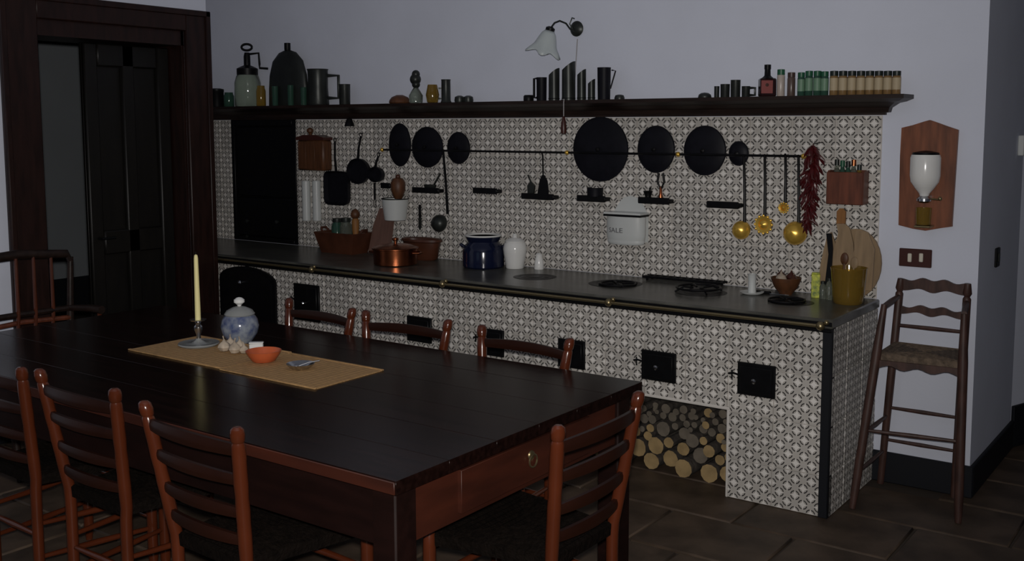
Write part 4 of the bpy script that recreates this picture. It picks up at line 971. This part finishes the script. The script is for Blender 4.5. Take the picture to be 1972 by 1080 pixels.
# chili garland
A, B = onY(1566, 283, -.05), onY(1556, 470, -.05)
A = onY(1566, 285, -.135); B = onY(1556, 440, -.135)
t = thing('chili_garland', 'thick string of dried dark red chilies hanging at the end of the rail', 'chili string', (A.x, -.135, B.z-.03))
q = MB(); q.tube([(0, 0, A.z-B.z+.05), (0, 0, .03)], .003, 6); q.build('string', SWITCHB, t)
q = MB(); q.tube([(0, 0, A.z-B.z+.05), (0, .125, A.z-B.z+.055)], .0025, 6); q.build('hook', IRON, t)
q = MB(); q.tube([(0, 0, 0), (.012, 0, .004), (.034, 0, .0), (.056, 0, -.012), (.068, 0, -.022)], [.003, .009, .009, .006, .001], 7); chm = q.mesh('chili', CHILI)
Hc = A.z-B.z
for i in range(150):
    f = i/150; z = .04+Hc*f; o = link('chili', chm, t, (B.x*(1-f)+A.x*f-A.x+random.uniform(-.008, .008), random.uniform(-.008, .008), z), (random.uniform(-.5, .5), random.uniform(.1, 1.0), random.uniform(0, 2*PI)), [random.uniform(.75, 1.1)*(.72+.36*f)]*3)
# wooden spice rack with bottles
a, b = onY(1592, 392, -.085), onY(1664, 332, -.085); cx = (a.x+b.x)/2; w_ = (b.x-a.x)/2; h = b.z-a.z
t = thing('spice_box', 'reddish wooden wall box full of small bottles by the chili string', 'box', (cx, -.006, a.z))
q = MB(); q.bbox(-w_, w_, -.092, -.080, 0, h, .003); q.build('front', REDWOOD, t)
for s in (-1, 1): q = MB(); q.bbox(s*w_-(.010 if s > 0 else 0), s*w_+(0 if s > 0 else .010), -.080, -.002, 0, h*1.04, .003); q.build('side', REDWOOD, t)
q = MB(); q.bbox(-w_+.010, w_-.010, -.080, -.012, 0, .010, .002); q.build('bottom', REDWOOD, t); q = MB(); q.bbox(-w_+.010, w_-.010, -.012, -.002, 0, h*1.05, .002); q.build('back', REDWOOD, t)
for i, (fx, hh, mt_, cap, lab) in enumerate(((-.72, 1.45, GLASS, PEWTER, 'clear bottle at the chili end of the wooden wall box'), (-.36, 1.42, GREENGLASS, GREENCAP, 'green bottle second in the wooden wall box'), (0, 1.40, GREENGLASS, DARKCAP, 'dark green bottle in the middle of the wooden wall box'), (.36, 1.45, GLASS, COPPER, 'clear bottle with copper cap in the wooden wall box'), (.72, 1.30, AMBER, DARKCAP, 'short amber bottle at the outer end of the wooden wall box'))):
    P = Vector((cx+fx*w_*.86, -.052, a.z+.0105)); r = w_*.17; H_ = h*hh-.02
    u = thing('spice_bottle', lab, 'bottle', P); q = MB(); q.lathe([(r*.9, 0), (r, .004), (r, H_*.72), (r*.6, H_*.82), (r*.6, H_*.86)], 14); q.build('body', mt_, u); q = MB(); q.lathe([(r*.75, H_*.85), (r*.75, H_*.99), (1e-5, H_)], 14); q.build('cap', cap, u)

# coffee grinder on its wooden plaque
Y = -.012
def pq(x, y): p = onY(x, y, Y); return p
out = [(1737, 246), (1758, 241), (1780, 234), (1791, 231), (1803, 235), (1825, 243), (1846, 250), (1834, 430), (1834, 436), (1812, 439), (1783, 444), (1758, 440), (1731, 433), (1734, 300)]
pts = [pq(*p) for p in out]; cx = sum(p.x for p in pts)/len(pts); zb = min(p.z for p in pts)
cg = thing('wall_coffee_mill', 'wall coffee mill with white ceramic hopper on a pointed wooden plaque', 'coffee mill', (cx, -.001, zb))
q = MB(); q.prism([(p.x-cx, p.z-zb) for p in pts], -.018, 0); q.build('plaque', PLAQUE, cg, smooth=False)
q = MB(); q.prism([((p.x-cx)*.985, (p.z-zb-.235)*.985+.235) for p in pts], -.022, -.018); q.build('plaque_face', PLAQUE, cg, smooth=False)
P = onY(1780, 378, -.075); k = kpx(P); base = Vector((P.x-cx, -.075, P.z-zb))
q = MB(); q.lathe([(8*k, 0), (10*k, 6*k), (18*k, 16*k), (26*k, 28*k), (28*k, 40*k), (28*k, 74*k), (26*k, 80*k)], 28, TR(*base)); q.build('hopper', WHITE, cg)
q = MB(); q.lathe([(25*k, 80*k), (24*k, 84*k), (10*k, 87*k), (1e-5, 88*k)], 24, TR(*base)); q.build('hopper_lid', IRON, cg)
q = MB(); q.lathe([(9*k, -12*k), (14*k, -9*k), (14*k, -4*k), (9*k, 1*k)], 20, TR(*base)); q.bbox(base.x-9*k, base.x+9*k, base.y, -.02, base.z-10*k, base.z+2*k, .003); q.build('grinder_body', SILVER, cg)
q = MB(); q.tube([base+Vector((8*k, 0, -4*k)), base+Vector((26*k, -.01, -5*k)), base+Vector((30*k, -.014, -5*k))], .004, 8); q.sphere(base+Vector((31*k, -.016, -3*k)), 4*k, 10, 8); q.build('crank', OLDBRASS, cg)
q = MB(); q.lathe([(10*k, -56*k), (14*k, -54*k), (15*k, -22*k), (14.2*k, -22*k), (13*k, -52*k), (1e-5, -53*k)], 22, TR(*base)); q.build('catch_cup', AMBER, cg)
q = MB(); q.bbox(base.x-15*k, base.x+15*k, base.y-.02, -.02, base.z-60*k, base.z-56*k, .002); q.build('cup_rest', OLDBRASS, cg)

# wall lamp
P = onY(1108, 55, -.02); k = kpx(P)
wl = thing('wall_lamp', 'iron swan-neck wall lamp with frosted glass tulip shade', 'wall lamp', (P.x, -.001, P.z))
q = MB(); q.lathe([(14*k, 0), (15*k, .006), (12*k, .014), (6*k, .022), (1e-5, .024)], 22, RX(PI/2)); q.build('rose', PEWTER, wl)
hook = lambda x, y, Y_: onY(x, y, Y_)-Vector((P.x, -.001, P.z))
arm = [hook(1106, 60, -.022), hook(1098, 56, -.05), hook(1090, 45, -.08), hook(1078, 40, -.11), hook(1068, 44, -.13), hook(1062, 52, -.14)]
q = MB(); q.tube(arm, .005, 8); q.build('arm', PEWTER, wl)
q = MB(); q.tube([hook(1104, 58, -.025), hook(1097, 46, -.03), hook(1102, 34, -.03), hook(1106, 36, -.03)], .004, 8); q.build('scroll', PEWTER, wl)
sh_top = hook(1060, 55, -.14); ax = (hook(1047, 100, -.15)-sh_top).normalized(); zz_ = ax; xx_ = Vector((0, 1, 0)).cross(zz_).normalized(); yy_ = zz_.cross(xx_)
Tm = Matrix(((xx_.x, yy_.x, zz_.x, sh_top.x), (xx_.y, yy_.y, zz_.y, sh_top.y), (xx_.z, yy_.z, zz_.z, sh_top.z), (0, 0, 0, 1)))
q = MB(); q.lathe([(4*k, -4*k), (9*k, -1*k), (9*k, 5*k), (6*k, 6*k)], 16, Tm); q.build('holder', IRON, wl)
q = MB(); n_ = 36; rows = [(8, 3), (14, 10), (18, 20), (22, 32), (30, 43), (34, 48)]
vs = []
for i, (r, d_) in enumerate(rows):
    for j in range(n_):
        a_ = 2*PI*j/n_; wv = 1+(.14*math.cos(6*a_) if i == 5 else .08*math.cos(6*a_) if i == 4 else 0); dd = d_+(4*math.cos(6*a_) if i == 5 else 0)
        vs.append((r*k*wv*math.cos(a_), r*k*wv*math.sin(a_), dd*k))
q.add(vs, [(i*n_+j, i*n_+(j+1) % n_, (i+1)*n_+(j+1) % n_, (i+1)*n_+j) for i in range(5) for j in range(n_)], Tm); shd = q.build('shade', FROST, wl)
sm = shd.modifiers.new('thick', 'SOLIDIFY'); sm.thickness = .003
q = MB(); q.sphere((0, 0, 20*k), 8*k, 12, 8, 1.3); q.v = [Tm @ v for v in q.v]; q.build('bulb', FROST, wl)

# ================================================================== ON THE MANTEL SHELF
def shelf_round(name, label, cat, px, ytop, wpx, rel, mt_, Y=-.08, group=None, extra=()):
    """rel: profile in fractions of half width and of height"""
    P = on_shelf(px, Y); k = kpx(P); h = hshelf(px, ytop, Y); r = wpx*k/2
    t = thing(name, label, cat, P, 0, group); q = MB(); q.lathe([(max(a_*r, 1e-5), b_*h) for a_, b_ in rel], 24); q.build('body', mt_, t)
    for pn, rl, m_ in extra:
        q = MB(); q.lathe([(max(a_*r, 1e-5), b_*h) for a_, b_ in rl], 24); q.build(pn, m_, t)
    return t, r, h, k
CUP = [(.9, 0), (.95, .03), (1, .97), (1.03, 1), (.93, 1), (.88, .06), (0, .05)]
MUG = [(.95, 0), (1, .04), (.9, .5), (.92, .95), (.98, 1), (.86, 1), (.82, .06), (0, .05)]
def side_handle(t, r, h, ang=0., mt_=PEWTER, z0=.2, z1=.85, d=.9, hr=.0065):
    e = Vector((math.cos(ang), math.sin(ang), 0)); q = MB()
    q.tube([e*(r*.9)+Vector((0, 0, h*z1)), e*(r*(1+d))+Vector((0, 0, h*z1)), e*(r*(1+d))+Vector((0, 0, h*z0)), e*(r*.9)+Vector((0, 0, h*z0))], hr, 8); q.build('handle', mt_, t)
VA = math.atan2(_r.y, _r.x)
# left group
t, r, h, k = shelf_round('tin_box', 'small black tin canister at the doorway end of the shelf', 'canister', 418, 170, 26, [(.95, 0), (1, .05), (1, .8), (1.04, .82), (1.04, .95), (.5, 1), (0, 1)], IRON)
# seltzer bottle
P = on_shelf(478, -.085); k = kpx(P); h = hshelf(478, 84, -.085); Hb = hshelf(478, 140, -.085)
t = thing('soda_siphon', 'glass soda siphon with dark pump head and spout on the shelf', 'siphon', P, VA)
q = MB(); r = 25*k; q.lathe([(r*.95, 0), (r, .006), (r, Hb*.70), (r*.85, Hb*.90), (r*.6, Hb)], 24); q.build('bottle', GLASS, t)
q = MB(); q.lathe([(r*.8, Hb*.93), (r*.8, Hb*1.12), (r*.5, Hb*1.18), (r*.25, Hb*1.22), (r*.25, h*.80), (r*.18, h*.86)], 18); q.build('head', IRON, t)
q = MB(); rr = 10*k; q.tube([(rr*math.cos(2*PI*i/16), 0, h-rr*.6+rr*.6*math.sin(2*PI*i/16)-.002) for i in range(17)], .008, 6, cap=False); q.build('ring', IRON, t)
q = MB(); q.tube([(r*.2, 0, Hb*1.55), (r*.9, 0, Hb*1.58), (r*.95, 0, Hb*1.25), (r*.95, 0, Hb*1.14), (r*1.6, 0, Hb*1.12)], .008, 8); q.build('spout', IRON, t)
for px, yt, wp, lab, mt_ in ((441, 178, 20, 'little dark jar between tin canister and soda siphon', GREENGLASS), (503, 165, 18, 'small brown bottle beside the soda siphon', AMBER)):
    shelf_round('small_jar', lab, 'jar', px, yt, wp, [(.9, 0), (1, .05), (1, .75), (.8, .88), (.8, 1), (0, 1)], mt_, Y=-.09)
for i, (px, yt) in enumerate(((530, 166), (560, 164), (585, 168))):
    shelf_round('liqueur_glass', 'small dark glass standing before the domed cover', 'glass', px, yt, 12, CUP, GREENGLASS, Y=-.140, group='small dark glasses before the domed cover')
# domed cover
P = on_shelf(556, -.068); k = kpx(P); h = hshelf(556, 96, -.068); hk = hshelf(556, 82, -.068)
t = thing('dome_cover', 'tall dark metal dome with knob standing upright on the shelf', 'dome', P, 0)
q = MB(); r = 53*k; q.lathe([(r*1.0, 0), (r*1.02, .004), (r*1.0, h*.30), (r*.95, h*.55), (r*.78, h*.80), (r*.45, h*.95), (r*.12, h), (1e-5, h)], 32, sy=.28); q.build('dome', PEWTER, t)
q = MB(); q.lathe([(5*k, h*.98), (6*k, h+.002), (6*k, hk-.002), (1e-5, hk)], 14); q.build('knob', IRON, t)
t, r, h, k = shelf_round('tankard', 'large dark pewter tankard with square handle beside the dome', 'tankard', 613, 133, 42, MUG, PEWTER); side_handle(t, r, h, VA, PEWTER, .2, .82, .9, .012)
t, r, h, k = shelf_round('pewter_mug', 'small dark pewter mug next to the large tankard', 'mug', 664, 162, 22, CUP, PEWTER)
# middle group
shelf_round('butter_dish', 'low brown covered dish beside the glass cruet', 'dish', 770, 183, 42, [(.9, 0), (1, .15), (.95, .4), (.75, .75), (.3, 1), (0, 1)], BOXWOOD)
P = on_shelf(801, -.085); k = kpx(P); h = hshelf(801, 138, -.085)
t = thing('glass_cruet', 'ornate glass cruet with ball stopper on the shelf', 'cruet', P); q = MB(); r = 13*k
q.lathe([(r*.8, 0), (r, .006), (r*1.05, h*.25), (r*.5, h*.45), (r*.35, h*.50)], 20); q.build('body', GLASS, t)
for i, (z, rr) in enumerate(((.60, .62), (.76, .85), (.92, .62))): q = MB(); q.sphere((.002*(-1)**i, 0, h*z), r*rr, 14, 8); q.build('stopper_ball', PEWTER, t)
t, r, h, k = shelf_round('glass_pitcher', 'small round glass pitcher beside the ornate cruet', 'pitcher', 833, 163, 26, [(.6, 0), (.8, .05), (1, .45), (.8, .8), (.7, 1), (.62, 1), (.7, .8), (.9, .45), (0, .08)], AMBER); side_handle(t, r, h, VA, GLASS, .25, .8, .5)
shelf_round('pewter_beaker', 'straight dark beaker beside the glass pitcher', 'beaker', 859, 153, 20, [(1, 0), (1.05, .03), (.9, .1), (.88, .95), (.95, 1), (.8, 1), (.78, .1), (0, .08)], PEWTER)
for px in (885, 902): shelf_round('napkin_ring', 'low dark dish lying beside the straight beaker', 'dish', px, 184, 20, [(.9, 0), (1, .3), (.9, .8), (.4, 1), (0, 1)], PEWTER, group='low dark dishes on the shelf')
# row of cut canes (slanted tops)
shelf_round('low_tin', 'low round black tin at the foot of the tall dark cylinders', 'tin', 1018, 183, 20, [(.95, 0), (1, .2), (1, .8), (.8, 1), (0, 1)], IRON)
t, r, h, k = shelf_round('dark_mug', 'dark straight mug with thin handle beside the slant-cut cylinders', 'mug', 1043, 149, 20, CUP, IRONPAN); side_handle(t, r, h, VA+PI, IRON, .15, .95, .45)
def slant(px, ytop, wpx, lab):
    P = on_shelf(px, -.085); k = kpx(P); h = hshelf(px, ytop, -.085); r = wpx*k/2
    t = thing('slant_cylinder', lab, 'cylinder', P, VA); q = MB(); n_ = 22
    vs = []
    for zf, rf in ((0, 1), (1, 1), (1, .85), (.15, .85)):
        for j in range(n_):
            a_ = 2*PI*j/n_; x = r*rf*math.cos(a_); cut = 1-.42*r*(1-math.cos(a_))**1.6/h if zf == 1 else 1
            vs.append((x, r*rf*math.sin(a_), h*zf*cut))
    q.add(vs, [(i*n_+j, i*n_+(j+1) % n_, (i+1)*n_+(j+1) % n_, (i+1)*n_+j) for i in range(3) for j in range(n_)]+[tuple(range(n_)), tuple(range(3*n_, 4*n_))]); q.build('body', PEWTER, t)
    q = MB(); q.tube([(r*1.01*math.cos(2*PI*j/24), r*1.01*math.sin(2*PI*j/24), .012) for j in range(25)], .002, 6, cap=False); q.build('band', IRON, t)
slant(1067, 131, 21, 'slant-topped dark cylinder second tallest, beside the straight mug')
slant(1095, 118, 26, 'tallest slant-topped dark cylinder in the shelf row')
slant(1120, 133, 17, 'narrow slant-topped dark cylinder next to the tallest')
slant(1139, 152, 14, 'shortest slant-topped dark cylinder in the shelf row')
t, r, h, k = shelf_round('dark_jug', 'dark tapered measure with slanting handle at the end of the row', 'jug', 1163, 130, 26, [(.9, 0), (.92, .02), (1, .98), (1.02, 1), (.93, 1), (.84, .05), (0, .04)], IRONPAN)
q = MB(); e = Vector((math.cos(VA), math.sin(VA), 0)); q.tube([e*(r*.95)+Vector((0, 0, h*.35)), e*(r*1.7)+Vector((0, 0, h*.90)), e*(r*1.1)+Vector((0, 0, h*.92))], .004, 8); q.build('handle', IRON, t)
shelf_round('low_tin', 'low round dark tin beside the tapered measure', 'tin', 1193, 182, 20, [(.95, 0), (1, .3), (.8, .85), (.3, 1), (0, 1)], PEWTER)
# measures left of the bottle
shelf_round('low_tin', 'low domed dark tin before the row of little pewter measures', 'tin', 1357, 178, 26, [(.95, 0), (1, .15), (.9, .6), (.55, .9), (0, 1)], PEWTER)
for i, (px, yt, wp, lab) in enumerate(((1380, 166, 10, 'smallest pewter measure in the row near the dark liqueur bottle'), (1396, 162, 18, 'middling pewter measure in the row near the dark liqueur bottle'), (1416, 154, 19, 'tallest pewter measure in the row near the dark liqueur bottle'), (1436, 166, 16, 'pewter measure with side handle nearest the dark liqueur bottle'))):
    t, r, h, k = shelf_round('pewter_measure', lab, 'measure', px, yt, wp, CUP, PEWTER)
    if i == 3: side_handle(t, r, h, VA, PEWTER, .2, .85, 1.2)
# bottles and jars at the right end
P = on_shelf(1477, -.09); k = kpx(P); h = hshelf(1477, 124, -.09)
t = thing('liqueur_bottle', 'square-shouldered dark bottle with red label on the shelf', 'bottle', P, VA); q = MB(); q.bbox(-15.5*k, 15.5*k, -11*k, 11*k, 0, h*.57, .006); q.build('body', mat('dark_bottle', (.02, .008, .008), .12), t)
q = MB(); q.lathe([(13*k, h*.56), (8*k, h*.62), (6*k, h*.66), (5.5*k, h*.86)], 18); q.build('neck', IRON, t); q = MB(); q.lathe([(6.4*k, h*.85), (6.4*k, h*.99), (1e-5, h)], 16); q.build('cap', IRON, t)
q = MB(); q.bbox(-14*k, 8*k, -11.6*k, -10.9*k, h*.10, h*.50, .0002); q.build('label', REDLABEL, t)
q = MB(); q.lathe([(3.4*k, 0), (3.4*k, .0006), (1e-5, .0008)], 16, TR(-3*k, -11.6*k, h*.36) @ RX(PI/2)); q.build('emblem', SWITCHB, t)
jars = [(1503, 133, 15, GREENCAP, mat('pale_jar', (.42, .36, .32), .3), 'jar with green lid and pale contents beside the dark bottle'), (1523, 139, 15, mat('brown_cap', (.06, .035, .03), .4), mat('brown_jar', (.09, .06, .05), .3), 'brown spice jar second after the green-lidded pale jar'),
        (1542, 139, 14, GREENCAP, GREENGLASS, None), (1557, 136, 15, GREENCAP, GREENGLASS, None), (1573, 136, 15, GREENCAP, GREENGLASS, None), (1587, 137, 15, GREENCAP, GREENGLASS, None)]
def spice_jar(px, yt, wp, cap, body, lab, labelmat=None, group=None):
    P = on_shelf(px, -.09); k = kpx(P); h = hshelf(px, yt, -.09); r = wp*k/2
    t = thing('spice_jar', lab, 'jar', P, 0, group); q = MB(); q.lathe([(r*.92, 0), (r, .003), (r, h*.74), (r*.86, h*.79)], 18); q.build('body', body, t)
    q = MB(); q.lathe([(r*.93, h*.785), (r*.95, h*.80), (r*.95, h*.985), (1e-5, h)], 18); q.build('cap', cap, t)
    if labelmat: q = MB(); q.lathe([(r*1.015, h*.20), (r*1.015, h*.70)], 18, cap=False); q.build('label', labelmat, t)
for j in jars: spice_jar(j[0], j[1], j[2], j[3], j[4], j[5] or 'small green glass spice jar with green cap on the shelf', mat('green_label', (.13, .23, .15), .5) if j[5] is None else None, 'green spice jars on the shelf' if j[5] is None else None)
HONEY = mat('spice_contents', (.20, .12, .05), .25)
for i in range(8):
    spice_jar(1605+17.2*i, 136, 16.4, DARKCAP, HONEY, 'spice jar with dark cap and cream label at the shelf end', CREAM, 'cream-labelled spice jars at the shelf end')

# ================================================================== ON THE TABLE
def tp(px, py, z=TABZ): return onZ(px, py, z)
cs = [tp(268, 672), tp(386, 645), tp(733, 716), tp(598, 752)]
mx0, mx1 = (cs[0].x+cs[1].x)/2, (cs[2].x+cs[3].x)/2; my0, my1 = (cs[0].y+cs[3].y)/2, (cs[1].y+cs[2].y)/2
mxm = tp(428, 711).x
for x0, x1, dy, lab in ((mx0, mxm-.002, .0, 'straw place mat under the candlestick and blue jar'), (mxm+.002, mx1, -.012, 'straw place mat under the orange bowl and silver dish')):
    t = thing('straw_mat', lab, 'mat', ((x0+x1)/2, (my0+my1)/2+dy, TABZ), 0, 'pair of straw mats on the table'); hx_, hy_ = (x1-x0)/2, (my1-my0)/2
    q = MB(); nx_, ny_ = 40, 4
    vs = [(-hx_+2*hx_*i/nx_, -hy_+2*hy_*j/ny_, .0030+.0012*(i % 2)) for i in range(nx_+1) for j in range(ny_+1)]
    fs = [(i*(ny_+1)+j, (i+1)*(ny_+1)+j, (i+1)*(ny_+1)+j+1, i*(ny_+1)+j+1) for i in range(nx_) for j in range(ny_)]
    q.add(vs, fs); q.box(-hx_, hx_, -hy_, hy_, .0002, .0028); q.build('weave', STRAW, t, smooth=False)
    for s in (-1, 1): q = MB(); q.bbox(-hx_, hx_, s*hy_-.006, s*hy_+.006, .0002, .006, .001); q.build('border', STRAW, t)
MZ = TABZ+.0046
P = tp(383, 664, MZ); k = kpx(P)
cst = rt('candlestick', 'silver candlestick with round foot on the straw mat', 'candlestick', Vector((P.x, P.y, MZ)), [('foot', [(36, 0), (39, 3), (38, 5), (30, 4), (14, 5), (6, 10), (4, 14)], GREYGLAZE), ('stem', [(4.5, 12), (4, 20), (8, 30), (8, 36), (4.5, 40), (6, 44), (5.5, 48)], SILVER), ('drip_pan', [(5, 46), (15, 48), (16, 50), (6, 50), (0, 50)], SILVER)])
rt('candle', 'tall slim pale yellow candle in the silver candlestick', 'candle', Vector((P.x, P.y, MZ+50*k)), [('wax', [(5.3, 0), (5.3, 20), (4.0, 118), (3.0, 124), (0, 126)], WAX), ('wick', [(.7, 124), (.7, 130), (0, 131)], IRON)], k=k)
P = tp(463, 661, TABZ); P.z = TABZ+.0046; k = kpx(P)
bj = rt('ginger_jar', 'round blue and white porcelain jar with white knob lid', 'jar', P, [('body', [(20, 0), (22, 2), (33, 18), (36, 32), (33, 46), (27, 54)], BLUEWHITE), ('lid', [(28, 54), (29, 56), (24, 63), (12, 69), (4, 71)], GREYGLAZE), ('knob', [(3.5, 70), (4, 73), (10, 78), (10, 83), (5, 87), (0, 88)], WHITE)])
for i, (px, py, r) in enumerate(((432, 676, 12), (452, 680, 12), (462, 672, 10), (444, 668, 10), (470, 680, 9))):
    P = tp(px, py, MZ); k = kpx(P); t = thing('garlic_bulb', 'pale garlic bulb in the little heap before the blue jar', 'garlic', (P.x, P.y, MZ), random.random()*6, 'garlic bulbs on the straw mat')
    q = MB(); q.lathe([(1e-5, 0), (r*.6*k, r*.1*k), (r*k, r*.7*k), (r*.8*k, r*1.2*k), (r*.3*k, r*1.6*k), (r*.15*k, r*1.9*k), (1e-5, r*2.0*k)], 18)
    for v in q.v: f = 1+.07*math.cos(6*math.atan2(v.y, v.x)); v.x *= f; v.y *= f
    q.build('cloves', GARLIC, t); q = MB(); q.tube([(0, 0, r*1.8*k), (.004, 0, r*2.5*k)], .0025, 6); q.build('stalk', GARLIC, t)
P = tp(508, 695, MZ); rt('terracotta_bowl', 'small orange terracotta bowl on the straw mat', 'bowl', Vector((P.x, P.y, MZ)), [('body', [(20, 0), (22, 1), (31, 14), (34, 21), (32, 21.5), (28, 14), (18, 4), (0, 3.5)], ORANGE)])
P = tp(494, 676, MZ); P.z = MZ; k = kpx(P); t = thing('butter_box', 'small white porcelain box behind the orange bowl', 'box', P, VA+.1); q = MB(); q.bbox(-13*k, 13*k, -.012, .012, 0, 15*k, .003); q.build('body', WHITE, t); q = MB(); q.bbox(-13.6*k, 13.6*k, -.0126, .0126, 15.1*k, 18*k, .002); q.build('lid', WHITE, t)
P = tp(579, 710, MZ); k = kpx(P); t = rt('silver_dish', 'small silver dish on the straw mat beside the orange bowl', 'dish', Vector((P.x, P.y, MZ)), [('body', [(15, 0), (17, 1), (25, 8), (27, 11), (24, 10), (14, 3), (0, 2.5)], SILVER)])
t = thing('silver_spoon', 'silver salt spoon resting in the silver dish', 'spoon', (P.x, P.y, MZ+3.2*k), VA+.3); q = MB(); q.tube([(-.01, 0, .004), (.03, 0, .016), (.07, 0, .020)], .0025, 8); q.build('handle', SILVER, t); q = MB(); q.sphere((-.016, 0, .006), .011, 12, 8, .45); q.build('bowl', SILVER, t)
